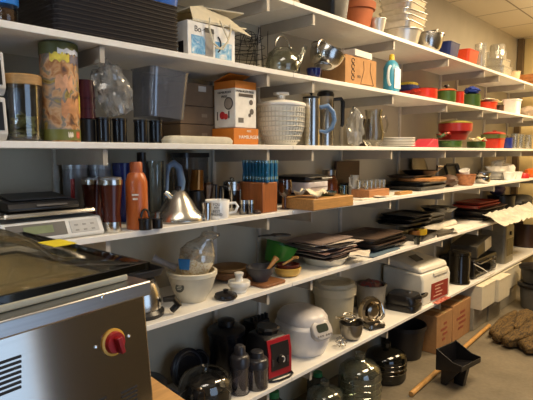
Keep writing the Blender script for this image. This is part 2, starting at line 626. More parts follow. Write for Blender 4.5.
# slab edge: dark polished band round the lid
edge = MB()
for k in range(4):
    c, d = (((LD / 2 - 0.003, 0, 0), (0.006, LW, 0.013)), ((-LD / 2 + 0.003, 0, 0), (0.006, LW, 0.013)), ((0, LW / 2 - 0.003, 0), (LD, 0.006, 0.013)), ((0, -LW / 2 + 0.003, 0), (LD, 0.006, 0.013)))[k]
    edge.box((c[0], c[1], 0.002), d)
edge.turn('Y', R(2.3), (LD / 2, 0, 0)).move((-LD / 2, -LW / 2, ZL + 0.004))
edge.build('lid_edge', mat('#17150f', 0.2), lo)
st = MB().box((-0.035, LW / 2 - 0.034, 0.0128), (0.065, 0.055, 0.0014)).turn('Y', R(2.3), (LD / 2, 0, 0)).move((-LD / 2, -LW / 2, ZL + 0.0045))
st.build('sticker', mat('#e5cf2a', 0.5), lo)
minv = Matrix.Rotation(-FA, 4, 'Z')
SL = R(5.5)                                      # the front panel leans back a little
FXT = -0.012
zt0 = ztop - 0.02
npl = nv_ * math.cos(SL) + Vector((0, 0, math.sin(SL)))
ppl = O + nv_ * FXT + Vector((0, 0, zt0))


def face(px, py):
    return minv @ (onplane(px, py, ppl, npl) - O)


def onface(mb, q):
    return mb.turn('Y', -SL).move((q.x, q.y, q.z))


k = face(113, 342)
onface(MB().lathe([(0, 0), (0.0255, 0), (0.0255, 0.003), (0.022, 0.004), (0, 0.004)], 32, axis='x'), k).build('switch_plate', mat('#d9a53a', 0.4), mc)
onface(MB().lathe([(0, 0.004), (0.021, 0.004), (0.019, 0.012), (0, 0.012)], 28, axis='x'), k).build('switch_dial', mat('#a01a1a', 0.35), mc)
kb = MB().prism([(-0.0045, -0.020), (0.0045, -0.020), (0.0055, 0.012), (-0.0055, 0.012)], 0.012, 0.026, 'x').turn('X', R(12))
onface(kb, k).build('switch_handle', mat('#8f1518', 0.35), mc, bev=0.002)
for px, py in ((96, 347), (129, 336)):
    onface(MB().lathe([(0, 0), (0.0035, 0), (0.003, 0.002), (0, 0.003)], 12, axis='x'), face(px, py)).build('screw', mat('#e9e7e2', 0.2, 1.0), mc)
q = minv @ (onplane(102, 297, O + nv_ * 0.004, nv_) - O)
MB().lathe([(0, 0), (0.0035, 0), (0.003, 0.002), (0, 0.003)], 12, axis='x').move((0.004, q.y, q.z)).build('screw', mat('#e9e7e2', 0.2, 1.0), mc)
vg = [MB(), MB(), MB()]
for i in range(7):
    o_ = onface(MB().box((0.0002, -0.06, 0), (0.003, 0.12, 0.004)), face(21, 356 + 5.1 * i)); vg[0].add(o_.v, o_.f)
for i in range(6):
    o_ = onface(MB().box((0.0002, -0.019, 0), (0.003, 0.038, 0.0035)), face(137, 385.5 + 4.4 * i)); vg[1].add(o_.v, o_.f)
for i in range(3):
    o_ = onface(MB().box((0.0002, -0.009, 0), (0.003, 0.018, 0.0035)), face(106, 397 + 4.4 * i)); vg[2].add(o_.v, o_.f)
for v_ in vg: v_.build('vent_grille', mat('#1c1916', 0.6), mc)
# ================================================================== topmost shelf
def hh(px, py, X, z0): return zt(px, py, X) - z0


p = pos(324, -0.12, ZA)
t = T('roasting_pan', 'black roasting pan with bright steel rim beside the terracotta pot', 'pan', (p.x, p.y, ZA + E0), 0)
MB().loft(trayp(0.22, 0.15, 0.115, 0.003, 0.01, 0.02, 0.004)).build('pan_body', BLACK, t)
MB().loft([(0.232, 0.162, 0.03, 0.1155), (0.232, 0.162, 0.03, 0.121), (0.20, 0.13, 0.02, 0.121), (0.20, 0.13, 0.02, 0.1155)], cap0=False, cap1=False).build('rim', STEEL, t)

p = pos(356, -0.125, ZA)
t = T('terracotta_pot', 'terracotta flower pot with thick rim on the topmost shelf', 'flower pot', (p.x, p.y, ZA + E0))
TERRA = mat('#a4582e', 0.7, 0, 0.1, 12)
MB().lathe([(0, 0), (0.070, 0), (0.092, 0.115), (0.102, 0.115), (0.106, 0.15), (0.092, 0.15), (0.085, 0.11), (0.064, 0.01), (0, 0.01)], 32).build('pot_body', TERRA, t)

FOIL = mat('#dedad2', 0.34, 0.75, 0.06, 30, 0.3)
p = pos(377, -0.055, ZA)
solo('tart_mould', 'small fluted steel tart mould between terracotta pot and foil pans', 'mould', MB().lathe([(0, 0), (0.033, 0), (0.048, 0.075), (0.051, 0.075), (0.051, 0.078), (0.046, 0.078), (0.031, 0.003), (0, 0.003)], 28, flute=(0.002, 0.03)), FOIL, (p.x, p.y, ZA + E0))
p = pos(402, -0.13, ZA)
solo('foil_pan', 'deep fluted round foil pan under a stack of foil trays', 'foil pan', MB().lathe([(0, 0), (0.088, 0), (0.112, 0.095), (0.122, 0.096), (0.122, 0.100), (0.108, 0.100), (0.084, 0.004), (0, 0.004)], 44, flute=(0.002, 0.022)), FOIL, (p.x, p.y, ZA + E0))
tr = MB().loft(trayp(0.20, 0.26, 0.034, 0.003, 0.010, 0.03, 0.007))
d0 = None
for i in range(5):
    loc = (p.x + 0.004 * (i % 2), p.y + 0.006 * ((i * 7) % 3 - 1), ZA + 0.1018 + i * 0.0355)
    if d0 is None: d0 = solo('foil_tray', 'shiny rectangular foil tray in the stack on the deep foil pan', 'foil tray', tr, FOIL, loc, R(4), 'stacked foil trays')
    else: dup(d0, loc, R(4 - 5 * (i % 3)))

p = pos(429, -0.115, ZA)
p.y -= 0.025
bs = MB().lathe(bowlp(0.100, 0.125, 0.003, 0.45, 7, 0.007), 32)
t = T('mixing_bowl', 'steel mixing bowl with rolled rim beside the foil pans', 'bowl', (p.x, p.y, ZA + E0))
bs.build('bowl_body', STEEL, t)
b2 = MB().lathe(bowlp(0.070, 0.065, 0.003, 0.4, 7, 0.006), 32).turn('X', R(14)).ground()
solo('mixing_bowl', 'smaller steel bowl sitting tilted inside the steel mixing bowl', 'bowl', b2, STEEL_D, (p.x, p.y, ZA + 0.082))

p = pos(441.5, -0.075, ZA)
p.y += 0.075
t = T('loaf_tub', 'dark blue plastic tub on the topmost shelf', 'tub', (p.x, p.y, ZA + E0))
MB().loft(trayp(0.13, 0.18, 0.10, 0.003, 0.012, 0.02, 0.004)).build('tub_body', mat('#16245c', 0.4), t)
p = pos(463, -0.075, ZA)
p.y += 0.045
t = T('loaf_tub', 'bright orange-red plastic tub beside the dark blue tub', 'tub', (p.x, p.y, ZA + E0))
MB().loft(trayp(0.13, 0.20, 0.10, 0.003, 0.012, 0.02, 0.004)).build('tub_body', mat('#dc4a24', 0.4), t)

# clear food boxes and jars at the far end
p = pos(488, -0.10, ZA)
def tub_clear(p, sx, sy, h, lab, z=ZA, lidm=None):
    t = T('storage_box', lab, 'storage box', (p[0], p[1], z + E0))
    MB().loft(trayp(sx, sy, h, 0.002, 0.006, 0.02, 0.003)).build('box_body', CLEAR_B, t)
    MB().loft([(sx + 0.012, sy + 0.012, 0.025, h + 0.0006), (sx + 0.012, sy + 0.012, 0.025, h + 0.009), (sx - 0.01, sy - 0.01, 0.02, h + 0.011)]).build('lid', lidm or CLEAR_B, t)
    return t
CLEAR_B = glass('#f6f6f2', 0.16, 0.06, 0.25, '#f4f0e4')
y0 = pos(498, -0.10, ZA).y
tub_clear((-0.10, y0), 0.16, 0.24, 0.07, 'low clear plastic food box with lid on the topmost shelf')
tub_clear((-0.105, y0 - 0.005), 0.15, 0.22, 0.05, 'clear plastic food box stacked on the low clear food box', ZA + 0.083)
yq = pos(486, -0.09, ZA).y
t = T('glass_jar', 'tall clear glass jar beside the orange-red tub', 'jar', (-0.06, pos(480, -0.06, ZA).y, ZA + E0))
MB().lathe(cup(0.045, 0.045, 0.19, 0.003), 24).build('jar_body', CLEAR_B, t)
t = T('glass_jar', 'clear plastic jar standing upside down on the stacked food boxes', 'jar', (-0.10, y0 - 0.045, ZA + 0.147))
MB().lathe([(0, 0.12), (0.055, 0.12), (0.062, 0.11), (0.062, 0.0), (0.059, 0.0), (0.059, 0.108), (0, 0.117)], 24).build('jar_body', CLEAR_B, t)
t = T('glass_jar', 'small clear jar beside the upside-down jar on the food boxes', 'jar', (-0.10, y0 + 0.068, ZA + 0.147))
MB().lathe(cup(0.036, 0.04, 0.075, 0.003), 24).build('jar_body', CLEAR_B, t)
t = T('pitcher', 'clear plastic pitcher at the back behind the stacked food boxes', 'pitcher', (-0.27, pos(488, -0.27, ZA).y, ZA + E0))
MB().lathe(cup(0.06, 0.075, 0.26, 0.003), 24).build('pitcher_body', CLEAR_B, t)
MB().tube(arc((0, 0.072, 0.14), 0.05, -80, 80, 8, 'yz', 0.08), 0.007).build('handle', CLEAR_B, t)
p = pos(513, -0.10, ZA)
solo('colander', 'pale tan round basket on the topmost shelf beside the clear boxes', 'basket', MB().lathe(bowlp(0.06, 0.09, 0.004, 0.5, 6, 0.004), 24), mat('#cdb48c', 0.7), (p.x, p.y, ZA + E0))
p = pos(527, -0.12, ZA)
t = T('wooden_crate', 'orange-brown wooden crate at the far end of the topmost shelf', 'crate', (p.x, p.y, ZA + E0))
cr = MB()
for zz in (0.02, 0.06, 0.10):
    for s in (-1, 1):
        cr.box((s * 0.085, 0, zz), (0.01, 0.2, 0.034)); cr.box((0, s * 0.095, zz), (0.16, 0.01, 0.034))
cr.build('slats', mat('#b0703a', 0.6, 0, 0.12), t)
MB().box((0, 0, 0.006), (0.158, 0.178, 0.006)).build('crate_base', mat('#b0703a', 0.6, 0, 0.12), t)

# ================================================================== second shelf
X = -0.10
p = pos(6, X, ZB)
t = T('storage_jar', 'glass jar of brown nuts with a blue lid at the near end', 'jar', (p.x, p.y, ZB + E0))
MB().lathe(cup(0.032, 0.032, 0.062, 0.002), 24).build('jar_body', CLEAR, t)
MB().lathe([(0, 0.0625), (0.035, 0.0625), (0.036, 0.065), (0.036, 0.092), (0.032, 0.095), (0, 0.095)], 24).build('lid', mat('#2f7fd6', 0.35), t)
MB().lathe([(0, 0.005), (0.0285, 0.006), (0.0285, 0.048), (0.02, 0.053), (0, 0.052)], 20).build('nuts', mat('#6b4a30', 0.8, 0, 0.3, 90), t)
# stack of dark ribbed trays
ya, yb = pos(52, -0.03, ZB).y, pos(180, -0.03, ZB).y
TRAYM = mat('#150907', 0.65, 0, 0.15)
tm = MB().loft(trayp(0.33, yb - ya - 0.008, 0.0125, 0.003, 0.003, 0.02, 0.002))
tr0 = None
for i in range(12):
    loc = (-0.19, (ya + yb) / 2, ZB + E0 + i * 0.0132)
    if tr0 is None: tr0 = solo('serving_tray', 'dark brown plastic tray in the tall stack of trays', 'tray', tm, TRAYM, loc, 0, 'stack of dark trays')
    else: dup(tr0, loc)
zt_ = ZB + E0 + 12 * 0.0132
p = pos(158, -0.09, zt_)
solo('plastic_tub', 'bright blue plastic tub lying on top of the dark trays', 'tub', MB().loft(trayp(0.14, 0.11, 0.05, 0.003, 0.006, 0.03, 0.004)), mat('#2a62b4', 0.35), (p.x, p.y - 0.0, zt_ + 0.001))

# white and blue carton with a coffee press picture
xa, xb = -0.235, -0.055
ya, yb = pos(188, xb, ZB).y, pos(235, xb, ZB).y
hB = hh(190, 20, xb, ZB)
t = T('product_carton', 'white and blue carton with a coffee press picture under the paper bag', 'box', ((xa + xb) / 2, (ya + yb) / 2, ZB + E0))
cx = (xb - xa) / 2
wy = yb - ya
MB().box((0, 0, hB / 2), (xb - xa, wy, hB)).build('carton', mat('#e9e8e4', 0.5), t, bev=0.002)
BL = collage('blue_print', ['#e9e8e4', '#8fc0dd', '#3f8fc4', '#cfe0ea'], 30)
for nb, a in enumerate((MB().box((cx + 0.0006, -wy * 0.28, hB * 0.38), (0.001, wy * 0.30, hB * 0.50)), MB().box((cx + 0.0006, wy * 0.24, hB * 0.34), (0.001, wy * 0.36, hB * 0.46)),
        MB().box((-0.03, -wy / 2 - 0.0006, hB * 0.35), (0.09, 0.001, hB * 0.45)))):
    a.build('blue_picture', BL, t)
q = MB().lathe([(0, 0), (0.024, 0), (0.022, 0.075), (0, 0.075)], 4)
g = MB().prism([(-0.022, 0.0), (0.016, 0.0), (0.020, 0.085), (-0.024, 0.085)], cx + 0.0012, cx + 0.0022, 'x').move((0, -wy * 0.06, hB * 0.12)); g.build('press_picture', mat('#8f8a84', 0.5), t)
g = MB().prism([(-0.026, 0.085), (0.022, 0.085), (0.02, 0.103), (-0.024, 0.103)], cx + 0.0012, cx + 0.0022, 'x').move((0, -wy * 0.06, hB * 0.12)); g.tube(arc((cx + 0.0017, 0.02, 0.05 + hB * 0.12), 0.022, -70, 70, 8, 'yz', 0.03), 0.003, 6); g.build('press_lid_picture', BLACKM, t)
text('lettering', 'Bo', 0.03, BLACKM, t, (cx + 0.0006, -wy * 0.3, hB * 0.80), FACE_X)
MB().tube([(cx + 0.001, -wy * 0.2 + 0.006 * i, hB * 0.79 + 0.006 * math.sin(i * 1.7)) for i in range(6)], 0.0011, 5).build('script_flourish', BLACKM, t)
MB().box((0.05, -wy / 2 - 0.0007, hB * 0.28), (0.03, 0.001, 0.05)).build('side_print', BLACKM, t)
# paper bag lying on the carton
zc = ZB + hB + 0.002
tb = T('paper_bag', 'crumpled cream paper carrier bag lying on the blue and white carton', 'bag', ((xa + xb) / 2, (ya + yb) / 2 + 0.03, zc))
BAGM = mat('#d9cfb4', 0.75, 0, 0.05)
def panel(pts, th=0.003):
    top = [Vector(p) for p in pts]
    vs = [(v.x, v.y, v.z + th) for v in top] + [tuple(v) for v in top]
    k = len(pts)
    fs = [tuple(range(k)), tuple(range(2 * k - 1, k - 1, -1))] + [(i, (i + 1) % k, k + (i + 1) % k, k + i) for i in range(k)]
    return vs, fs
bg = MB()
for pts in ([(-0.08, -0.13, 0.001), (0.085, -0.12, 0.001), (0.095, 0.05, 0.002), (0.085, 0.16, 0.012), (-0.07, 0.14, 0.006)],
            [(-0.08, -0.13, 0.028), (0.07, -0.12, 0.034), (0.03, -0.02, 0.056), (-0.08, -0.01, 0.055)],
            [(0.07, -0.12, 0.032), (0.085, -0.12, 0.004), (0.095, 0.03, 0.004), (0.03, -0.02, 0.054)],
            [(-0.08, -0.01, 0.053), (0.03, -0.02, 0.052), (0.10, 0.13, 0.048), (-0.05, 0.15, 0.044)],
            [(0.03, -0.02, 0.050), (0.095, 0.03, 0.005), (0.115, 0.155, -0.018), (0.06, 0.08, 0.034)],
            [(-0.08, -0.13, 0.002), (-0.08, -0.13, 0.028), (-0.08, -0.01, 0.053), (-0.07, 0.14, 0.04), (-0.07, 0.14, 0.008)]):
    bg.add(*panel(pts))
bg.v = [(x, y, z * 1.45 if z > 0 else z) for x, y, z in bg.v]
bg.build('bag_body', BAGM, tb, sharp=20)
MB().tube([(0.10, -0.05, 0.02), (0.108, -0.06, -0.02), (0.110, -0.045, -0.07), (0.110, -0.01, -0.088), (0.110, 0.03, -0.06), (0.108, 0.05, -0.01), (0.10, 0.055, 0.015)], 0.0035, 8).build('handle', BAGM, tb)
MB().tube([(0.10, 0.0, 0.02), (0.115, 0.03, -0.05), (0.117, 0.0, -0.09), (0.117, -0.04, -0.09)], 0.003, 8).build('handle', BAGM, tb)

# tangled wire basket
p = pos(249, -0.28, ZB)
wires = MB()
r2 = random.Random(3)
for k in range(5):
    zz = 0.01 + 0.045 * k
    wires.tube(arc((0, 0, zz), 0.075 + 0.01 * math.sin(k), 0, 350, 22, 'xy'), 0.0016, 5)
for k in range(14):
    a = 2 * PI * k / 14
    b = a + r2.uniform(-0.5, 0.9)
    wires.tube([(0.09 * math.cos(a + (b - a) * i / 7), 0.09 * math.sin(a + (b - a) * i / 7), 0.005 + 0.03 * i + 0.006 * math.sin(i * 2 + k)) for i in range(8)], 0.0015, 5)
for k in range(10):
    wires.tube(arc((r2.uniform(-0.05, 0.05), r2.uniform(-0.05, 0.05), r2.uniform(0.08, 0.19)), r2.uniform(0.025, 0.05), r2.uniform(0, 360), r2.uniform(400, 640), 14, r2.choice(['yz', 'xz', 'xy'])), 0.0013, 5)
wires.ground()
solo('wire_basket', 'tangled dark wire basket behind the glass kettle', 'basket', wires, mat('#3d3a36', 0.4, 0.8), (p.x, p.y, ZB + E0))
# glass kettle with spout and bail handle
p = pos(283, -0.12, ZB)
t = T('glass_kettle', 'clear glass kettle with a hoop handle and long spout', 'kettle', (p.x, p.y, ZB + E0))
G2 = glass('#f0f2ec', 0.08, 0.04, 0.02, '#b8b8a8')
MB().lathe([(0, 0), (0.062, 0), (0.078, 0.02), (0.082, 0.06), (0.07, 0.105), (0.045, 0.125), (0.045, 0.128), (0.042, 0.125), (0.067, 0.103), (0.079, 0.06), (0.075, 0.021), (0, 0.004)], 28).build('kettle_body', G2, t)
MB().tube([(0.02, 0.06, 0.05), (0.02, 0.10, 0.085), (0.02, 0.125, 0.13), (0.02, 0.138, 0.155)], [0.018, 0.014, 0.010, 0.012], 10).build('spout', G2, t)
MB().tube(arc((0, -0.005, 0.12), 0.052, 10, 170, 14, 'yz', 0.062), 0.0035, 8).build('handle', STEEL, t)
p = pos(304, -0.045, ZB)
p.y += 0.075
solo('small_bowl', 'dark blue enamel bowl beside the glass kettle', 'bowl', MB().lathe(bowlp(0.036, 0.045, 0.003, 0.5), 24), mat('#141d52', 0.2), (p.x, p.y, ZB + E0))
# food mill: tilted steel bowl with loop handle on a stem
p = pos(318, -0.10, ZB)
t = T('food_mill', 'steel food mill with tilted bowl and loop handle on a stem', 'food mill', (p.x, p.y, ZB + E0))
MB().lathe([(0, 0), (0.045, 0), (0.045, 0.004), (0.012, 0.012), (0.010, 0.065), (0, 0.065)], 20).build('stand', STEEL_D, t)
bb = MB().lathe(bowlp(0.088, 0.085, 0.003, 0.35, 8, 0.006), 32).turn('X', R(-22)).turn('Y', R(16)).ground(0.058).move((0, 0.02, 0))
bb.build('bowl', STEEL, t)
MB().tube(arc((0.03, -0.005, 0.15), 0.042, -20, 200, 14, 'yz', 0.048), 0.0045, 8).build('loop_handle', STEEL, t)
MB().lathe([(0, 0), (0.042, 0), (0.044, 0.006), (0.03, 0.016), (0, 0.018)], 20).turn('X', R(-10)).move((0.055, -0.035, 0.065)).build('crank_disc', STEEL_D, t)
p = pos(327, -0.27, ZB)
t = T('wine_bottle', 'dark green bottle behind the steel food mill', 'bottle', (p.x, p.y, ZB + E0))
MB().lathe([(0, 0), (0.036, 0), (0.038, 0.01), (0.038, 0.12), (0.015, 0.165), (0.013, 0.215), (0.015, 0.217), (0.015, 0.225), (0, 0.225)], 24).build('bottle_body', mat('#26361c', 0.12), t)
# brown carton with rings and decanter outline
xa, xb = -0.20, -0.05
ya, yb = pos(345, xb, ZB).y, pos(376, xb, ZB).y
hB = hh(350, 55, xb, ZB)
t = T('decanter_carton', 'brown kraft carton printed with black rings and a decanter outline', 'box', ((xa + xb) / 2, (ya + yb) / 2, ZB + E0))
wy = yb - ya
cx = (xb - xa) / 2
MB().box((0, 0, hB / 2), (xb - xa, wy, hB)).build('carton', mat('#a97d4d', 0.75, 0, 0.06), t, bev=0.002)
rg = MB()
for i in range(4):
    rg.tube(arc((cx + 0.0012, -wy * 0.27, hB * (0.84 - 0.19 * i)), 0.0125, 0, 330, 14, 'yz'), 0.0022, 5)
rg.tube([(cx + 0.0012, wy * 0.30, hB * 0.9), (cx + 0.0012, wy * 0.28, hB * 0.6), (cx + 0.0012, wy * 0.40, hB * 0.12)], 0.0013, 5)
rg.tube([(cx + 0.0012, wy * 0.06, hB * 0.9), (cx + 0.0012, wy * 0.08, hB * 0.6), (cx + 0.0012, -wy * 0.02, hB * 0.12)], 0.0013, 5)
rg.tube([(cx + 0.0012, -wy * 0.02, hB * 0.11), (cx + 0.0012, wy * 0.40, hB * 0.11)], 0.0013, 5)
rg.build('ring_print', mat('#2b1d12', 0.6), t)
text('lettering', 'oo', 0.03, mat('#2b1d12', 0.6), t, (cx + 0.0008, -wy * 0.08, hB * 0.36), FACE_X)
t = T('white_carton', 'flat white carton lying on the brown kraft carton', 'box', ((xa + xb) / 2 + 0.004, (ya + yb) / 2 + 0.012, ZB + hB + 0.002), R(3))
MB().box((0, 0, 0.018), (0.15, 0.185, 0.034)).build('carton', mat('#d9d5cc', 0.6), t, bev=0.002)
# blue and white bottle with yellow cap and hooked handle
p = pos(391, -0.07, ZB)
hT = hh(391, 57, -0.07, ZB)
t = T('detergent_bottle', 'blue and white detergent bottle with yellow cap and white handle', 'bottle', (p.x, p.y, ZB + E0))
sc_ = hT / 0.22
MB().loft([(0.075, 0.095, 0.03, 0), (0.08, 0.10, 0.03, 0.02), (0.078, 0.098, 0.03, 0.15 * sc_), (0.06, 0.075, 0.03, 0.185 * sc_), (0.03, 0.035, 0.014, 0.20 * sc_)], 6).build('bottle_body', mat('#3f8fae', 0.35), t)
MB().loft([(0.03, 0.034, 0.014, 0), (0.026, 0.03, 0.012, 0.03), (0.012, 0.014, 0.006, 0.036)]).move((0, 0, 0.2005 * sc_)).build('cap', mat('#d8b52c', 0.4), t)
lb = MB().box((0.0405, 0.0, 0.085 * sc_), (0.002, 0.072, 0.12 * sc_)); lb.build('paper_label', mat('#dfe6e8', 0.5), t)
MB().tube(arc((0.02, -0.045, 0.10 * sc_), 0.03, 100, 260, 10, 'yz', 0.055), 0.008, 8).build('handle', mat('#cfd8da', 0.4), t)
# sponges and cloths behind
p = pos(408, -0.27, ZB)
t = T('folded_cloth', 'navy blue folded cloth with yellow edge behind the detergent bottle', 'cloth', (p.x, p.y, ZB + 0.08))
MB().loft([(0.12, 0.13, 0.03, 0), (0.13, 0.14, 0.03, 0.02), (0.12, 0.13, 0.03, 0.04)]).build('cloth', mat('#18245a', 0.8), t)
MB().loft([(0.11, 0.12, 0.03, 0.041), (0.115, 0.125, 0.03, 0.052), (0.10, 0.11, 0.03, 0.06)]).build('yellow_fold', mat('#b9a63a', 0.8), t)
solo('red_tub', 'red plastic tub under the navy cloth', 'tub', MB().loft(trayp(0.15, 0.16, 0.075, 0.003, 0.01, 0.03, 0.003)), RED, (p.x, p.y, ZB + E0))


def pot(name, lab, p, z, r, h, m, knobm=None, lidm=None, hands=0, rz=0, handm=None, cat='pot'):
    t = T(name, lab, cat, (p[0], p[1], z + E0), rz)
    MB().lathe([(0, 0), (r * 0.9, 0), (r, 0.012), (r, h), (r + 0.004, h + 0.002), (r - 0.004, h), (r - 0.005, 0.014), (0, 0.006)], 28).build('pot_body', m, t)
    if lidm:
        MB().lathe([(r + 0.003, h + 0.003), (r + 0.003, h + 0.008), (r * 0.7, h + 0.018), (0, h + 0.024), (0, h + 0.018), (r * 0.7, h + 0.013)], 28).build('lid', lidm, t)
        MB().lathe([(0, h + 0.0235), (0.008, h + 0.0235), (0.008, h + 0.032), (0.02, h + 0.036), (0.016, h + 0.046), (0, h + 0.048)], 16).build('knob', knobm or lidm, t)
    if hands:
        for s in (-1, 1):
            MB().tube([(0.02, s * (r - 0.003), h * 0.75), (0.016, s * (r + 0.025), h * 0.78), (-0.016, s * (r + 0.025), h * 0.78), (-0.02, s * (r - 0.003), h * 0.75)], 0.006, 8).build('handle', handm or m, t)
    return t


RED2 = mat('#b8301f', 0.3, 0, 0.04)
ORR = mat('#cf6234', 0.35, 0, 0.04)
GR = mat('#3d5a26', 0.35, 0, 0.05)
p = pos(424, -0.11, ZB)
pot('casserole', 'red enamel casserole without a lid beside the detergent bottle', p, ZB, 0.085, 0.072, RED2, hands=1)
p = pos(437, -0.235, ZB)
pot('casserole', 'orange casserole with pale knob lid behind the red casserole', p, ZB, 0.075, 0.075, RED2, mat('#b8987a', 0.4), ORR)
p = pos(433, -0.30, ZB)
solo('casserole_cover', 'dull orange-red pan cover leaning on the wall behind the red casserole', 'lid', MB().lathe([(0, 0), (0.075, 0), (0.09, 0.012), (0.088, 0.016), (0, 0.03)], 32).turn('Y', R(70)).ground(), mat('#a8402c', 0.4), (-0.325, p.y - 0.23, ZB + E0))
p = pos(455, -0.27, ZB)
solo('oval_dish', 'orange-brown oval dish behind the dark green pot', 'dish', MB().lathe(bowlp(0.09, 0.085, 0.004, 0.6, 6, 0.008), 32), mat('#b5653a', 0.4), (-0.262, p.y + 0.08, ZB + E0))
p = pos(446, -0.08, ZB)
pot('saucepot', 'dark green pot with a black knob lid on the second highest shelf', p, ZB, 0.066, 0.080, GR, BLACK, ORR)
p = pos(459, -0.05, ZB)
pot('small_pot', 'little red pot squeezed between two dark green pots', p, ZB, 0.033, 0.09, RED2)
p = pos(471, -0.09, ZB)
pot('saucepot', 'dark green pot holding a blue cloth', p, ZB, 0.068, 0.100, GR)
solo('dish_cloth', 'bright blue cloth bunched on the dark green pot', 'cloth', MB().blob(0.055, 0.07, 0.028, 0.5, 4, n=22, freq=3), mat('#1f3a94', 0.8), (p.x, p.y, ZB + 0.107))
p = pos(487, -0.09, ZB)
t = T('colander', 'orange-red plastic colander under crumpled yellow paper', 'colander', (p.x, p.y, ZB + E0))
MB().lathe(bowlp(0.072, 0.065, 0.003, 0.55, 6, 0.006), 28).build('bowl_body', mat('#d6401f', 0.4), t)
p2 = pos(487, -0.26, ZB)
pot('casserole', 'red casserole with white side panel behind the orange colander', p2, ZB, 0.085, 0.11, RED2, hands=1, handm=WHITE)
solo('crumpled_paper', 'crumpled yellow and white packet lying over the orange colander', 'packet', MB().sheet(0.14, 0.24, 0.035, 12, 0.003, freq=16), collage('packet_print', ['#efe9d2', '#e0cf6a', '#f3eee0', '#c9a74c'], 22), (p.x + 0.005, p.y + 0.03, ZB + 0.0705))
p = pos(500, -0.05, ZB)
p = pos(500, -0.055, ZB)
pot('small_pot', 'small dark brown pot between orange colander and white tub', p, ZB, 0.030, 0.055, mat('#4a3326', 0.4))
p = pos(511, -0.08, ZB)
t = T('white_canister', 'tall white plastic tub with overhanging lid on the second highest shelf', 'tub', (p.x, p.y + 0.02, ZB + E0))
MB().loft([(0.12, 0.12, 0.02, 0), (0.13, 0.13, 0.02, 0.125)]).build('tub_body', WHITE, t)
MB().loft([(0.142, 0.142, 0.02, 0.1255), (0.142, 0.142, 0.02, 0.137)]).build('lid', WHITE, t)
p = pos(526, -0.1, ZB)
solo('cloth_bag', 'greyish tan cloth bag slumped beside the tall white tub', 'bag', MB().blob(0.075, 0.11, 0.055, 0.35, 9), mat('#a08d78', 0.85), (p.x, p.y, ZB + E0))
# ================================================================== third shelf (just above eye level)
z0 = ZC + E0
# stacked white angular cases at the near end
for i, lab in enumerate(('white plastic case with black window at the near end, lower of two', 'white plastic case with black window stacked on its twin at the near end')):
    zz = z0 + i * 0.1225
    pp = pos(2, -0.04, ZC)
    t = T('plastic_case', lab, 'case', (-0.13, pp.y - 0.062, zz))
    MB().prism([(-0.09, 0), (0.075, 0), (0.092, 0.02), (0.08, 0.118), (-0.09, 0.118)], -0.08, 0.08, 'y').build('case_body', mat('#c9c7c3', 0.35), t, bev=0.004)
    MB().prism([(0.0925, 0.028), (0.0935, 0.028), (0.0845, 0.105), (0.0835, 0.105)], -0.06, 0.07, 'y').build('window', BLACK, t)
    MB().prism([(-0.06, 0.02), (0.06, 0.02), (0.055, 0.09), (-0.06, 0.09)], 0.0803, 0.0813, 'y').build('side_window', BLACK, t)

# glass jar with wooden lid
X = -0.085
p = pos(24.5, X, ZC)
m_ = mm(p)
r = 18 * m_
h = hh(24, 76, X, ZC)
t = T('storage_jar', 'glass jar with wooden lid part filled with olive green leaves', 'jar', (p.x, p.y, z0))
MB().lathe(cup(r, r, h - 0.03, 0.003), 36).build('jar_body', glass('#eef1f4', 0.09, 0.02), t)
MB().lathe([(0, h - 0.031), (r - 0.006, h - 0.031), (r - 0.006, h - 0.0285), (r + 0.001, h - 0.0285), (r + 0.001, h - 0.004), (r - 0.003, h), (0, h)], 36).build('lid', mat('#a9824f', 0.55, 0, 0.12, 14, stretch=(8, 1, 8)), t, sharp=30)
lf = MB()
r2 = random.Random(11)
LEAF = mat('#c4bd78', 0.7, 0, 0.2, 40)
for i in range(46):
    a, q = r2.uniform(0, 2 * PI), (r - 0.014) * math.sqrt(r2.random())
    one = MB().sheet(0.022, 0.038, 0.012, i, 0.0012, 4, 5, freq=40)
    one.turn('X', r2.uniform(-0.8, 0.8)).turn('Z', r2.uniform(0, 6.28)).ground(0.006 + r2.random() * 0.055)
    ok = [(v[0] + q * math.cos(a) * 0.75, v[1] + q * math.sin(a) * 0.75, v[2]) for v in one.v]
    lf.add(ok, one.f)
lf.build('dried_leaves', LEAF, t)

# tall picture tin with olive lid
X = -0.08
p = pos(61.8, X, ZC)
m_ = mm(p)
r = 17.8 * m_
h = min(hh(60, 42.5, X, ZC), ZB - TH - ZC - 0.004)
hl = hh(60, 57, X, ZC)
t = T('picture_tin', 'tall round tin printed with fruit pictures and an olive lid', 'tin', (p.x, p.y, z0))
COL = collage('fruit_print', ['#2a1e1a', '#5d4030', '#a5703f', '#c29a70', '#75706c', '#a08a3a', '#4d3022'], 20)
MB().lathe([(0, 0), (r, 0), (r, hl), (0, hl)], 40).build('tin_body', COL, t)
MB().lathe([(r - 0.001, hl + 0.0005), (r + 0.0015, hl + 0.0005), (r + 0.0015, h - 0.004), (r - 0.002, h), (0, h), (0, h - 0.01)], 40).build('lid', mat('#55582c', 0.4, 0, 0.05), t)
MB().lathe([(r + 0.0006, 0.004), (r + 0.0012, 0.004), (r + 0.0012, 0.036), (r + 0.0006, 0.036)], 40).build('olive_band', mat('#6a6a2e', 0.45), t)
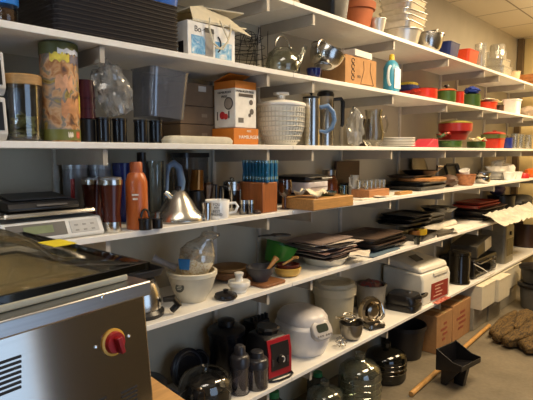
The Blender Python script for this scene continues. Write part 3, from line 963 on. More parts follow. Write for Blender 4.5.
for ang, zz, w_, hh_, c_ in ((-0.4, 0.245, 0.055, 0.022, '#d9c44a'), (0.15, 0.262, 0.07, 0.014, '#c9cdd6'), (0.5, 0.24, 0.04, 0.025, '#6a6470'), (-0.2, 0.17, 0.05, 0.04, '#d09a72'), (0.3, 0.10, 0.075, 0.045, '#c78a58'), (0.9, 0.115, 0.018, 0.05, '#d8c34c'), (0.05, 0.02, 0.016, 0.014, '#e9e2cc'), (0.55, 0.02, 0.016, 0.018, '#cf5a3a')):
    a0 = ang
    n = 8
    pts, fs = [], []
    for i in range(n + 1):
        a = a0 + (i / n - 0.5) * w_ / r
        wob = 0.25 * hh_ * math.sin(i * 2.1 + ang * 9)
        for zz2 in (zz - hh_ / 2 + wob * (1 if i not in (0, n) else 0), zz + hh_ / 2 + wob):
            pts.append(((r + 0.0016) * math.cos(a), (r + 0.0016) * math.sin(a), zz2))
    fs = [(2 * i, 2 * i + 2, 2 * i + 3, 2 * i + 1) for i in range(n)]
    MB().add(pts, fs).build('picture', mat(c_, 0.45, 0, 0.15, 50), t)

# burgundy tumblers, stacked
MAR = mat('#3c1420', 0.25, 0, 0.05)
X = -0.10
p = pos(87, X, ZC)
for i, lab in enumerate(('black tumbler under the nested burgundy tumblers', 'lowest of the nested burgundy tumblers', 'middle one of the nested burgundy tumblers', 'uppermost of the nested burgundy tumblers')):
    z_ = z0 + (0, 0.074, 0.106, 0.138)[i]
    if i == 0: solo('tumbler', lab, 'tumbler', MB().lathe([(0, 0), (0.028, 0), (0.028, 0.072), (0, 0.0725)], 24), BLACK, (p.x, p.y, z_))
    else: solo('tumbler', lab, 'tumbler', MB().lathe([(0.027, 0.001), (0.030, 0.001), (0.0245, 0.058), (0, 0.058), (0, 0.055), (0.0225, 0.055), (0.0275, 0.001)], 24), MAR, (p.x, p.y, z_), group=None)
# dark canisters below the plastic bag
DK = mat('#15161b', 0.14, 0, 0.05)
for px, lab in ((104, 'glossy black canister beside the tumblers'), (120, 'glossy black canister in the middle under the plastic bag'), (141, 'glossy black canister under the clear plastic tub'), (156, 'glossy black canister nearest the folded white cloth')):
    p = pos(px, -0.075, ZC)
    t = T('canister', lab, 'canister', (p.x, p.y, z0))
    MB().lathe([(0, 0), (0.0225, 0), (0.023, 0.004), (0.023, 0.072), (0, 0.072)], 24).build('canister_body', DK, t)
    MB().lathe([(0, 0.0725), (0.0245, 0.0725), (0.0245, 0.0795), (0, 0.080)], 24).build('lid', BLACK, t)
p = pos(116, -0.08, ZC)
p.y += 0.015
BAG = glass('#ececea', 0.07, 0.14, 0.24, '#cfcfcc')
bg = MB().blob(0.05, 0.056, 0.085, 0.55, 5, n=30, freq=2.6)
bg.turn('X', R(14)).ground()
solo('plastic_bag', 'crumpled clear plastic bag slumped on the black canisters', 'plastic bag', bg, BAG, (p.x, p.y, z0 + 0.082), sharp=18)
# clear plastic tub, tilted on the canisters
p = pos(159, -0.10, ZC)
t = T('plastic_tub', 'clear plastic tub leaning on the black canisters', 'tub', (p.x, p.y, z0 + 0.083))
tb = MB().loft(trayp(0.145, 0.16, 0.168, 0.002, 0.008, 0.02, 0.004)).turn('X', R(-4)).ground()
tb.build('tub_body', glass('#e6e8ee', 0.09, 0.08, 0.10, '#b8c0d0'), t)

# brown cartons stacked
X = -0.20
ya, yb = pos(181, -0.12, ZC).y, pos(213, -0.12, ZC).y
hs = [hh(200, py, -0.12, ZC) for py in (135, 123, 104, 80)]
bot = 0.0
tops = [hs[1] + 0.0, hs[2], hs[3]]
for i, lab in enumerate(('lowest of the brown cartons behind the folded white cloth', 'middle one of the stacked brown cartons', 'uppermost brown carton, with a white sticker')):
    t = T('brown_carton', lab, 'box', (-0.275, (ya + yb) / 2 + 0.075, z0 + bot))
    hx = tops[i] - bot - 0.002
    MB().box((0, 0, hx / 2), (0.15, yb - ya + 0.03, hx)).build('carton', mat('#75604a', 0.8, 0, 0.06), t, bev=0.002)
    if i == 2: MB().box((0.0756, 0.02, hx * 0.78), (0.001, 0.04, 0.022)).build('sticker', mat('#c9c4ba', 0.6), t)
    else: MB().box((0.0756, 0.03, hx * 0.5), (0.001, 0.03, 0.014)).build('sticker', mat('#8d7a62', 0.6), t)
    bot = tops[i]
# folded white cloth at the shelf edge
ya, yb = pos(165, -0.03, ZC).y, pos(229, -0.03, ZC).y
cl = MB().loft([(0.052, yb - ya, 0.012, 0), (0.055, yb - ya + 0.004, 0.012, 0.012), (0.050, yb - ya - 0.02, 0.012, 0.024), (0.042, yb - ya - 0.05, 0.012, 0.027)], 6)
solo('folded_cloth', 'folded cream towel lying at the shelf edge before the brown cartons', 'towel', cl, mat('#d3cab2', 0.9, 0, 0.06), (-0.030, (ya + yb) / 2, z0))

# orange and white cookware carton on an orange carton
X0 = -0.062
ycc_ = pos(236, -0.125, ZC).y
ya, yb = ycc_ - 0.0725, ycc_ + 0.0725
h1 = hh(235, 128, X0, ZC)
ORB = mat('#c8741f', 0.55, 0, 0.04)
t = T('orange_carton', 'flat orange carton with white lettering under the white product carton', 'box', (X0 - 0.0665, (ya + yb) / 2, z0))
MB().box((0, 0, h1 / 2), (0.133, yb - ya, h1)).build('carton', ORB, t, bev=0.002)
text('lettering', 'HAMBURGER', 0.020, WHITE, t, (0.0672, (yb - ya) * 0.1, h1 * 0.45), FACE_X)
text('lettering', 'PRESS', 0.010, WHITE, t, (0.0672, (yb - ya) * 0.1, h1 * 0.82), FACE_X)
hT = hh(235, 80, X0, ZC) - h1 - 0.002
t = T('product_carton', 'white carton with orange top and cookware pictures, its flap open', 'box', (X0 - 0.066, (ya + yb) / 2 - 0.0, z0 + h1 + 0.002), R(1))
sx, sy = 0.125, 0.125
MB().box((0, 0, hT / 2), (sx, sy, hT)).build('carton', mat('#e6e2d8', 0.5), t, bev=0.002)
ob = MB().loft([(sx + 0.001, sy + 0.001, 0.002, hT * 0.84), (sx + 0.001, sy + 0.001, 0.002, hT + 0.0005)])
ob.build('orange_band', ORB, t)
fl = MB().box((0, 0, 0), (0.10, sy - 0.004, 0.0025)).turn('Y', R(-16)).move((-0.02, 0, hT + 0.0165))
fl.build('flap', ORB, t)
# pictures on the two faces: +x face and -y face
fx = sx / 2 + 0.0006
MB().box((fx, -0.0, hT * 0.70), (0.001, 0.085, 0.013)).build('title_bar', mat('#4a4038', 0.6), t)
text('lettering', 'HAMBURGER PRESS', 0.0125, BLACKM, t, (fx + 0.001, -0.008, hT * 0.78), FACE_X)
for k, (yy, zz, rr) in enumerate(((0.03, 0.56, 0.011), (0.034, 0.36, 0.012), (0.022, 0.28, 0.008))):
    MB().lathe([(0, 0), (rr, 0), (rr, 0.001), (0, 0.001)], 14, axis='x').move((fx, yy, hT * zz)).build('small_picture', mat('#5d544c', 0.6), t)
MB().box((fx, -0.03, hT * 0.16), (0.001, 0.03, 0.02)).build('barcode', mat('#6a655e', 0.6), t)
fy = -sy / 2 - 0.0006
FY = (R(90), 0, 0)
text('lettering', 'HAMBURGER', 0.0135, BLACKM, t, (0.0, fy - 0.001, hT * 0.76), FY)
text('lettering', 'PRESS', 0.0135, BLACKM, t, (0.0, fy - 0.001, hT * 0.67), FY)
MB().lathe([(0, 0), (0.026, 0), (0.026, 0.001), (0, 0.001)], 24, axis='y').move((0.024, fy - 0.0005, hT * 0.52)).build('griddle_picture', mat('#4a4642', 0.5), t)
MB().lathe([(0, 0), (0.021, 0), (0.021, 0.001), (0, 0.001)], 24, axis='y').move((0.024, fy - 0.0016, hT * 0.52)).build('griddle_ribs_picture', mat('#9a8f84', 0.5), t)
MB().box((0.026, fy - 0.0005, hT * 0.28), (0.006, 0.001, 0.03)).build('griddle_handle_picture', mat('#3a3632', 0.5), t)
MB().lathe([(0, 0), (0.016, 0), (0.016, 0.001), (0, 0.001)], 20, axis='y').move((-0.012, fy - 0.0018, hT * 0.27)).build('red_pot_picture', mat('#b8262a', 0.5), t)
MB().lathe([(0, 0), (0.012, 0), (0.012, 0.001), (0, 0.001)], 20, axis='y').move((0.010, fy - 0.0030, hT * 0.24)).build('red_dish_picture', mat('#c43a34', 0.5), t)
MB().box((-0.042, fy - 0.0005, hT * 0.26), (0.006, 0.001, 0.035)).build('tool_picture', mat('#5d544c', 0.5), t)

# white salad spinner
X = -0.12
p = pos(281, X, ZC)
m_ = mm(p)
r = 24 * m_
hB = hh(281, 107, X, ZC)
hT = hh(281, 92.5, X, ZC)
t = T('salad_spinner', 'white plastic salad spinner basket with round knob lid', 'salad spinner', (p.x, p.y, z0))
WS = mat('#e8e3d3', 0.35, 0, 0.02)
MB().lathe([(0, 0), (r * 0.60, 0), (r * 0.70, 0.012), (r * 0.93, hB * 0.45), (r * 0.97, hB - 0.006), (r * 0.99, hB), (r * 0.94, hB), (r * 0.90, hB * 0.45), (r * 0.66, 0.016), (0, 0.006)], 40).build('basket', WS, t)
rb = MB()
for i in range(40):
    a = 2 * PI * i / 40
    rb.tube([(rr * math.cos(a), rr * math.sin(a), zz) for rr, zz in ((r * 0.715, 0.014), (r * 0.845, hB * 0.26), (r * 0.945, hB * 0.46), (r * 0.985, hB - 0.008))], 0.0024, 4)
for k in range(7):
    zz = hB * (0.12 + 0.12 * k)
    rr = (0.70 + 0.23 * (zz / (hB * 0.45))) * r if zz < hB * 0.45 else r * (0.93 + 0.04 * (zz / hB - 0.45) / 0.55)
    rb.tube(arc((0, 0, zz), rr + 0.003, 0, 351, 39, 'xy'), 0.0024, 4, True)
rb.build('lattice_ribs', mat('#c9c3b2', 0.4), t)
MB().lathe([(r * 1.02, hB + 0.001), (r * 1.03, hB + 0.010), (r * 0.98, hB + 0.016), (r * 0.55, hB + 0.026), (r * 0.34, hB + 0.030), (0, hB + 0.03), (0, hB + 0.001)], 40).build('lid', WHITE, t)
MB().lathe([(0, hB + 0.0305), (r * 0.16, hB + 0.0305), (r * 0.18, hT - 0.016), (r * 0.33, hT - 0.012), (r * 0.33, hT - 0.002), (0, hT)], 24).build('knob', WHITE, t)

# steel coffee press with blue handle, thermal press with black handle
X = -0.07
p = pos(311, X, ZC)
m_ = mm(p)
r = 8.6 * m_
h = hh(311, 99, X, ZC)
t = T('coffee_press', 'steel coffee press with big blue loop handle', 'coffee press', (p.x, p.y, z0), R(-38))
MB().lathe([(0, 0), (r, 0), (r, h), (0, h)], 32).build('press_body', STEEL, t)
MB().lathe([(0, h + 0.0005), (r * 1.02, h + 0.0005), (r * 1.02, h + 0.008), (r * 0.4, h + 0.013), (0.005, h + 0.014), (0.005, h + 0.022), (0.012, h + 0.03), (0, h + 0.035)], 28).build('lid', BLACK, t)
BH = mat('#5f7ea6', 0.4)
MB().tube([(0.0, r + 0.001, h * 0.82), (0.0, r + 0.04, h * 0.86), (0.0, r + 0.068, h * 0.72), (0.0, r + 0.075, h * 0.55), (0, r + 0.06, h * 0.38), (0, r + 0.03, h * 0.29), (0, r + 0.001, h * 0.32)], [0.010, 0.012, 0.012, 0.012, 0.012, 0.010, 0.008], 10).build('handle', BH, t)
X = -0.19
p = pos(325, X, ZC)
m_ = mm(p)
r = 8.5 * m_
h = hh(325, 97, X, ZC)
t = T('coffee_press', 'steel thermal coffee press with black lid and black handle', 'coffee press', (p.x, p.y, z0), R(-38))
MB().lathe([(0, 0), (r, 0), (r, h - 0.01), (r * 0.94, h), (0, h)], 32).build('press_body', STEEL, t)
MB().lathe([(0, h + 0.0005), (r * 0.97, h + 0.0005), (r * 1.02, h + 0.012), (r * 0.9, h + 0.024), (r * 0.5, h + 0.028), (0, h + 0.028)], 28).build('lid', BLACK, t)
MB().tube([(0, r + 0.001, h * 0.95), (0, r + 0.04, h * 0.97), (0, r + 0.052, h * 0.9), (0, r + 0.05, h * 0.45), (0, r + 0.045, h * 0.4)], [0.009, 0.011, 0.012, 0.011, 0.008], 10).build('handle', BLACK, t)

# bag of paper filters, glass pitcher
X = -0.10
p = pos(355, X, ZC)
h = hh(351, 108, X, ZC)
t = T('plastic_bag', 'clear plastic bag with brown paper filters beside the coffee presses', 'plastic bag', (p.x, p.y, z0))
MB().blob(0.042, 0.043, h / 2, 0.5, 8, n=28, freq=2.4).build('bag_body', BAG, t, sharp=18)
X = -0.23
p = pos(365, X, ZC)
solo('dark_jar', 'dark brown bottle behind the clear plastic bag', 'bottle', MB().lathe([(0, 0), (0.04, 0), (0.042, 0.01), (0.042, 0.12), (0.03, 0.15), (0.03, 0.17), (0, 0.172)], 24), mat('#2c1d18', 0.25), (p.x, p.y, z0))
X = -0.08
p = pos(373, X, ZC)
h = hh(373, 110, X, ZC)
t = T('glass_pitcher', 'clear glass pitcher with curved handle beside the white plates', 'pitcher', (p.x, p.y, z0), R(-35))
GP = glass('#f4f4f0', 0.05, 0.03)
MB().lathe([(0, 0), (0.038, 0), (0.058, 0.035), (0.062, 0.075), (0.044, h - 0.04), (0.052, h), (0.049, h), (0.041, h - 0.04), (0.059, 0.075), (0.055, 0.036), (0, 0.006)], 28).build('pitcher_body', GP, t)
MB().tube([(0, 0.044, h * 0.80), (0, 0.075, h * 0.84), (0, 0.088, h * 0.6), (0, 0.075, h * 0.4), (0, 0.058, h * 0.42)], 0.006, 8).build('handle', GP, t)

# white plates
X = -0.16
p = pos(396, X, ZC)
pl = MB().lathe([(0, 0), (0.07, 0), (0.12, 0.010), (0.12, 0.0125), (0.068, 0.0035), (0, 0.003)], 36)
pl0 = None
for i in range(6):
    loc = (p.x, p.y, z0 + i * 0.0096)
    if pl0 is None: pl0 = solo('dinner_plate', 'white dinner plate in the low stack beside the glass pitcher', 'plate', pl, WHITEG, loc, 0, 'stacked white plates')
    else: dup(pl0, loc)
X = -0.22

# enamel cookware pile
X = -0.13
p = pos(441, X, ZC)
m_ = mm(p)
RD = mat('#a1302a', 0.28, 0, 0.03)
hA, hBm = hh(455, 137.5, X, ZC), hh(455, 117, X, ZC)
# lower layer
q1 = pos(424, -0.085, ZC)
solo('folded_towel', 'crimson folded cloth wedge at the shelf edge beside the white plates', 'cloth', MB().prism([(-0.09, 0.0), (0.10, 0.0), (0.085, 0.055), (0.02, 0.058)], -0.06, 0.06, 'x'), mat('#b32638', 0.7), (q1.x, q1.y, z0), bev=0.006)
q2 = pos(450, -0.10, ZC)
pot('baking_dish', 'dark green oval dish under the red pans', q2, ZC, 0.085, 0.05, GR, hands=1, cat='dish')
q3 = pos(476, -0.10, ZC)
pot('baking_dish', 'small dark green dish between the green oval dish and the orange pan', q3, ZC, 0.072, 0.052, GR, cat='dish')
q4 = pos(493, -0.10, ZC)
t = T('roasting_tin', 'orange-red square roasting dish under the green lid', 'dish', (q4.x, q4.y, z0))
MB().loft(trayp(0.16, 0.16, 0.085, 0.004, 0.008, 0.03, 0.006)).build('dish_body', mat('#c9361f', 0.35), t)
q5 = pos(505, -0.10, ZC)
q5.y += 0.04
solo('blue_pot', 'royal blue pot beside the orange-red square dish', 'pot', MB().lathe(cup(0.05, 0.052, 0.10, 0.003), 24), mat('#1a2a78', 0.35), (q5.x, q5.y, z0))
# middle layer: red skillet with green-tipped handle
zz = z0 + 0.0595
qm = pos(452, -0.12, zz)
t = T('skillet', 'red skillet with green-tipped loop handle lying on the green dish', 'skillet', (qm.x, qm.y, zz))
MB().lathe([(0, 0), (0.100, 0), (0.115, 0.042), (0.118, 0.044), (0.112, 0.044), (0.097, 0.004), (0, 0.004)], 32).build('pan_body', RD, t)
MB().tube([(0.03, -0.112, 0.034), (0.05, -0.18, 0.048), (0.048, -0.24, 0.040), (0.03, -0.27, 0.02), (-0.005, -0.24, 0.022), (-0.01, -0.18, 0.034), (0.0, -0.114, 0.030)], 0.009, 8).build('handle', RD, t)
MB().tube([(0.049, -0.225, 0.043), (0.032, -0.275, 0.020), (0.0, -0.25, 0.021)], 0.012, 8).build('grip', mat('#2f4a26', 0.5), t)
# top layer: big red casserole with yellow lid and white handle
zz = z0 + 0.105
qt = pos(455, -0.13, zz)
t = T('casserole', 'big red enamel casserole on the red skillet with a white handle', 'casserole', (qt.x, qt.y, zz))
rr = 16.0 * mm(qt)
MB().lathe([(0, 0), (rr * 0.8, 0), (rr, 0.022), (rr * 1.02, 0.078), (rr * 0.98, 0.080), (rr * 0.95, 0.022), (0, 0.006)], 36).build('pot_body', RD, t)
MB().lathe([(rr * 1.0, 0.0815), (rr * 1.0, 0.086), (rr * 0.6, 0.099), (0, 0.105), (0, 0.083)], 36).build('lid', mat('#a9a040', 0.4), t)
MB().prism([(-0.02, rr + 0.001), (0.02, rr + 0.001), (0.014, rr + 0.15), (-0.014, rr + 0.15)], 0.035, 0.062, 'z').build('handle', mat('#ddd6c4', 0.4), t, bev=0.006)
# green lid and red lid on the square dish
zz = z0 + 0.0866
t = T('square_pan', 'olive green square pan lying on the orange-red dish', 'pan', (q4.x, q4.y - 0.0, zz))
MB().loft(trayp(0.17, 0.20, 0.035, 0.004, 0.008, 0.03, 0.004)).build('pan_body', mat('#5d6a36', 0.4), t)
zz += 0.036
t = T('flat_cover', 'red flat lid on top of the olive green pan', 'lid', (q4.x + 0.0, q4.y + 0.02, zz))
MB().loft([(0.15, 0.18, 0.03, 0), (0.15, 0.18, 0.03, 0.01), (0.10, 0.12, 0.03, 0.022)]).build('lid_body', mat('#b13328', 0.35), t)
MB().lathe([(0, 0.0225), (0.012, 0.0225), (0.02, 0.032), (0, 0.036)], 14).build('knob', mat('#b13328', 0.35), t)
solo('crumpled_wrap', 'crumpled white and yellow wrapper between the red casserole and the orange-red dish', 'wrapper', MB().sheet(0.10, 0.13, 0.06, 91, 0.003, freq=22), collage('wrap_print', ['#e9e2cc', '#efe9d8', '#d8c24a', '#e9e2cc'], 26), (-0.045, pos(477, -0.045, ZC).y + 0.01, z0 + 0.0535))
# glasses
GW = glass('#f0f0ea', 0.2, 0.04, 0.10, '#f4f0e0')
gmesh = MB().lathe(cup(0.033, 0.038, 0.14, 0.002), 20)
labs = ['tall drinking glass nearest the royal blue pot', 'tall drinking glass in front of the far row of glasses', 'tall drinking glass between two others at the far row', 'tall drinking glass at the back of the far row', 'tall drinking glass farthest along the third highest shelf', 'drinking glass behind the royal blue pot']
g0 = None
for (X, px, lab) in ((-0.06, 514.5, labs[0]), (-0.05, 520, labs[1]), (-0.15, 519, labs[2]), (-0.24, 518, labs[3]), (-0.07, 528, labs[4]), (-0.24, 510, labs[5])):
    pp = pos(px, X, ZC)
    if g0 is None: g0 = solo('drinking_glass', lab, 'glass', gmesh, GW, (pp.x, pp.y, z0))
    else: dup(g0, (pp.x, pp.y, z0), label=lab)
# ================================================================== fourth shelf (just below eye level)
z0 = ZD + E0
# kitchen scale
pc = pos(105, -0.03, ZD)
y1 = pc.y - 0.0
y0 = pos(14, -0.03, ZD).y
sw = 0.30
t = T('kitchen_scale', 'white electronic kitchen scale with steel platform and green display', 'scale', (-0.155, y1 - sw / 2 - 0.005, z0))
sd = 0.26
WSC = mat('#d2d2cf', 0.4, 0, 0.02)
MB().prism([(-sd / 2, 0), (sd / 2, 0), (sd / 2 + 0.006, 0.008), (sd / 2 - 0.022, 0.058), (-sd / 2, 0.064)], -sw / 2, sw / 2, 'y').build('scale_body', WSC, t, bev=0.006)
sl = math.atan2(0.028, 0.050)
def slant(yc, zc, w, h, d=0.002):
    b = MB().box((0, 0, 0), (d, w, h)).turn('Y', -sl).move((sd / 2 + 0.006 - (zc - 0.008) * 0.56, yc, zc))
    return b
slant(-0.055, 0.033, 0.17, 0.042, 0.003).build('dark_panel', mat('#5d5b58', 0.4), t)
slant(-0.052, 0.034, 0.085, 0.024, 0.005).build('display', mat('#7f8a6a', 0.2), t)
slant(0.088, 0.033, 0.09, 0.040, 0.003).build('key_panel', mat('#b0b0ae', 0.4), t)
ks = MB()
for i in range(3):
    for j in range(2):
        k_ = slant(0.062 + 0.026 * i, 0.022 + 0.015 * j, 0.011, 0.005, 0.0045); ks.add(k_.v, k_.f)
ks.build('keys', mat('#8b8b89', 0.4), t)
MB().box((-0.01, 0, 0.067), (0.12, 0.16, 0.010)).build('platform_support', BLACKM, t)
MB().loft([(0.25, 0.29, 0.02, 0.0725), (0.256, 0.296, 0.022, 0.077), (0.25, 0.29, 0.02, 0.084)]).move((-0.01, -0.005, 0)).build('platform', STEEL, t)
t = T('diet_scale', 'flat black bench scale lying on the steel platform of the white scale', 'scale', (-0.155, y1 - sw / 2 - 0.015, z0 + 0.0855), R(-3))
MB().prism([(-0.095, 0), (0.085, 0), (0.092, 0.008), (0.078, 0.026), (-0.095, 0.040)], -0.105, 0.105, 'y').build('scale_body', BLACK, t, bev=0.004)
MB().box((0.0, 0, 0), (0.002, 0.09, 0.006)).turn('Y', R(-40)).move((0.0895, 0.02, 0.0165)).build('bright_strip', mat('#8d8d90', 0.3, 1.0), t)
MB().box((-0.015, 0.0, 0.0375), (0.13, 0.17, 0.002)).turn('Y', R(4.6), (-0.015, 0, 0.0375)).build('weighing_plate', CHAR, t)
# canisters behind the scale
for px, X_, lab, top in ((77, -0.30, 'clear plastic canister with red lining behind the black scale', 163), (101, -0.29, 'pale grey metal canister behind the brown travel mugs', 164)):
    p = pos(px, X_, ZD)
    h = hh(px, top, X_, ZD)
    t = T('canister', lab, 'canister', (p.x, p.y, z0))
    MB().lathe([(0, 0), (0.042, 0), (0.042, h - 0.02), (0, h - 0.02)], 28).build('canister_body', mat('#8f9499', 0.35, 0.2), t)
    MB().lathe([(0, h - 0.0195), (0.044, h - 0.0195), (0.044, h), (0, h)], 28).build('lid', mat('#a6abb0', 0.3, 0.3), t)
    if px < 80: MB().box((0.035, -0.028, h * 0.55), (0.012, 0.012, h * 0.4), R(-40)).build('red_tag', RED, t)
p = pos(123.5, -0.24, ZD)
t = T('plastic_cup', 'dark blue plastic cup behind the brown travel mugs', 'cup', (p.x, p.y, z0))
MB().lathe(cup(0.028, 0.036, hh(118, 163, -0.28, ZD), 0.003), 24).build('cup_body', mat('#16246a', 0.3), t)

# brown travel mugs
BRM = mat('#4a1d10', 0.25, 0, 0.06)
def mug_travel(px, X_, top, lab):
    p = pos(px, X_, ZD)
    h = hh(px, top, X_, ZD)
    r = 0.037
    t = T('travel_mug', lab, 'travel mug', (p.x, p.y, z0))
    MB().lathe([(0, 0), (r * 0.80, 0), (r * 0.84, 0.002), (r * 0.80, h * 0.19), (0, h * 0.19)], 32).build('steel_base', STEEL, t)
    MB().lathe([(0, h * 0.191), (r * 0.80, h * 0.191), (r * 0.74, h * 0.34), (r * 0.86, h * 0.60), (r * 0.99, h * 0.86), (0, h * 0.86)], 32).build('mug_body', BRM, t)
    MB().lathe([(0, h * 0.861), (r * 1.02, h * 0.861), (r * 1.03, h * 0.95), (0, h * 0.95)], 32).build('steel_rim', STEEL, t)
    MB().lathe([(0, h * 0.951), (r * 0.95, h * 0.951), (r * 0.93, h * 0.99), (r * 0.5, h), (0, h)], 32).build('lid', mat('#8b8885', 0.35, 0.7), t)
    return p
mug_travel(112, -0.047, 177, 'brown travel mug with steel base standing in front of its twin')
mug_travel(94, -0.185, 177, 'brown travel mug half hidden behind the other brown travel mug')
p = pos(134, -0.20, ZD)
# orange bottle
X = -0.045
p = pos(137.5, X, ZD)
h = hh(137, 162, X, ZD)
t = T('water_bottle', 'bright orange metal water bottle beside the brown travel mugs', 'bottle', (p.x, p.y, z0))
OB = mat('#b85f2a', 0.3, 0, 0.04)
MB().lathe([(0, 0), (0.034, 0), (0.0365, 0.004), (0.0365, h * 0.70), (0.030, h * 0.80), (0.024, h * 0.84), (0, h * 0.84)], 32).build('bottle_body', OB, t)
MB().lathe([(0, h * 0.841), (0.021, h * 0.841), (0.021, h * 0.98), (0.018, h), (0, h)], 28).build('cap', mat('#a8552a', 0.4), t)
for i_ in range(2): MB().box((0.0372 * math.cos(R(-40)), 0.0372 * math.sin(R(-40)), h * (0.52 - 0.06 * i_)), (0.001, 0.022 - 0.006 * i_, 0.006), R(-40)).build('lettering', mat('#e0d5c8', 0.5), t)
X = -0.16
p = pos(143, X, ZD)
h = hh(143, 152, X, ZD)
t = T('black_bottle', 'slim black bottle standing behind the orange bottle', 'bottle', (p.x, p.y, z0))
MB().lathe([(0, 0), (0.028, 0), (0.028, h * 0.75), (0.017, h * 0.86), (0.017, h * 0.99), (0, h)], 24).build('bottle_body', BLACK, t)
X = -0.24
p = pos(156, X, ZD)
h = hh(156, 161, X, ZD)
solo('drinking_glass', 'tall clear glass behind the cone-shaped kettle', 'glass', MB().lathe(cup(0.03, 0.036, h, 0.002), 24), CLEAR, (p.x, p.y, z0))
# two little black pourers
for px, X_, r, h_, lab in ((145.5, -0.003, 0.021, 0.058, 'small black lidded pot with a ring handle before the orange bottle'), (157.5, -0.001, 0.018, 0.05, 'small black lidded pot beside the cone-shaped kettle')):
    p = pos(px, X_, ZD)
    t = T('spice_pot', lab, 'pot', (p.x, p.y, z0))
    MB().lathe([(0, 0), (r * 0.95, 0), (r, 0.003), (r, h_ * 0.52), (r * 1.1, h_ * 0.56), (r * 1.1, h_ * 0.66), (0, h_ * 0.68)], 24).build('pot_body', BLACK, t)
    if px < 150: MB().tube(arc((0, 0, h_ * 0.72), r * 0.75, 0, 180, 10, 'yz', r * 1.25), 0.004, 8).build('handle', BLACK, t)
    else: MB().lathe([(0, h_ * 0.68), (r * 0.5, h_ * 0.69), (r * 0.35, h_ * 0.9), (r * 0.5, h_ * 1.1), (0, h_ * 1.2)], 16).build('knob', STEEL_D, t)
# cone kettle
X = -0.098
p = pos(178.8, X, ZD)
m_ = mm(p)
r = 25.3 * m_
h = hh(178, 190, X, ZD)
t = T('stovetop_kettle', 'cone-shaped steel stovetop kettle with blue-grey arched handle', 'kettle', (p.x, p.y, z0))
MB().lathe([(0, 0), (r * 0.94, 0), (r, 0.006), (r * 0.97, 0.02), (r * 0.76, h * 0.36), (r * 0.50, h * 0.70), (r * 0.30, h * 0.93), (r * 0.22, h * 0.99), (0, h)], 40).build('kettle_body', mat('#cfc9bd', 0.24, 0.95, 0.03), t)
MB().lathe([(0, h), (0.012, h), (0.014, h + 0.012), (0, h + 0.016)], 16).build('knob', BLACK, t)
hd = [(0, 0.012, h * 0.97), (0, 0.016, h + 0.03), (0, 0.004, h + 0.085), (0, -0.02, h + 0.10), (0, -0.042, h + 0.09), (0, -0.048, h + 0.06), (0, -0.05, h + 0.02), (0, -0.056, h * 0.78)]
MB().tube(hd, [0.013, 0.016, 0.014, 0.013, 0.011, 0.006, 0.006, 0.006], 10).build('handle', mat('#5e7896', 0.4), t)
MB().tube([(0.0, -0.034, h * 0.76), (0, -0.052, h * 0.90), (0, -0.064, h * 0.97)], [0.014, 0.011, 0.008], 10).build('spout', mat('#c9c2b4', 0.12, 1.0, 0.03), t)
# back: clear canister with black lid
X = -0.285
p = pos(191, X, ZD)
h = hh(191, 153, X, ZD)
t = T('storage_canister', 'wide clear plastic canister with flat black lid at the back of the shelf', 'canister', (p.x, p.y, z0))
MB().loft([(0.10, 0.15, 0.03, 0), (0.10, 0.15, 0.03, h - 0.02)], 6).build('canister_body', glass('#b9b7b4', 0.06, 0.06, 0.15, '#8a8580'), t)
MB().loft([(0.108, 0.158, 0.03, h - 0.0195), (0.108, 0.158, 0.03, h)], 6).build('lid', BLACK, t)
# amber tumbler on a dark grinder
X = -0.16
p = pos(199, X, ZD)
hb = hh(196, 191, X, ZD)
hT = hh(196, 171, X, ZD)
p.y -= 0.012
t = T('coffee_grinder', 'squat black grinder base behind the cone-shaped kettle', 'grinder', (p.x, p.y, z0))
MB().lathe([(0, 0), (0.038, 0), (0.038, 0.04), (0.03, hb - 0.01), (0.03, hb), (0, hb)], 24).build('grinder_body', BLACK, t)
AM = mat('#8a5a24', 0.18, 0.6, 0.05)
am = MB().lathe([(0.0295, 0), (0.031, 0.002), (0.025, hT - hb), (0, hT - hb), (0, hT - hb - 0.004), (0.022, hT - hb - 0.004), (0.0275, 0)], 24).turn('X', R(-5)).ground()
solo('tumbler', 'bronze tumbler upside down on the squat black grinder', 'tumbler', am, AM, (p.x, p.y, z0 + hb + 0.001))
X = -0.15
p = pos(211, X, ZD)
h = hh(208, 183, X, ZD)
t = T('stovetop_coffee_maker', 'dark steel moka pot behind the white mug', 'coffee maker', (p.x - 0.03, p.y + 0.0, z0))
MB().lathe([(0, 0), (0.03, 0), (0.024, h * 0.45), (0.024, h * 0.5), (0.034, h * 0.92), (0.03, h), (0, h)], 10).build('pot_body', mat('#6a5646', 0.25, 0.9), t, sharp=20)
MB().tube([(0, 0.034, h * 0.9), (0, 0.058, h * 0.9), (0, 0.055, h * 0.45)], 0.005, 8).build('handle', BLACK, t)
X = -0.045
p = pos(202, X, ZD)
h = hh(200, 203, X, ZD)
# steel cup next to the mug
solo('steel_cup', 'small brushed steel cup between the kettle and the white mug', 'cup', MB().lathe(cup(0.016, 0.019, h, 0.002), 24), STEEL, (p.x + 0.018, p.y + 0.008, z0))
# white mug with writing
X = -0.05
p = pos(217.5, X, ZD)
m_ = mm(p)
r = 12.3 * m_
h = hh(217, 200, X, ZD)
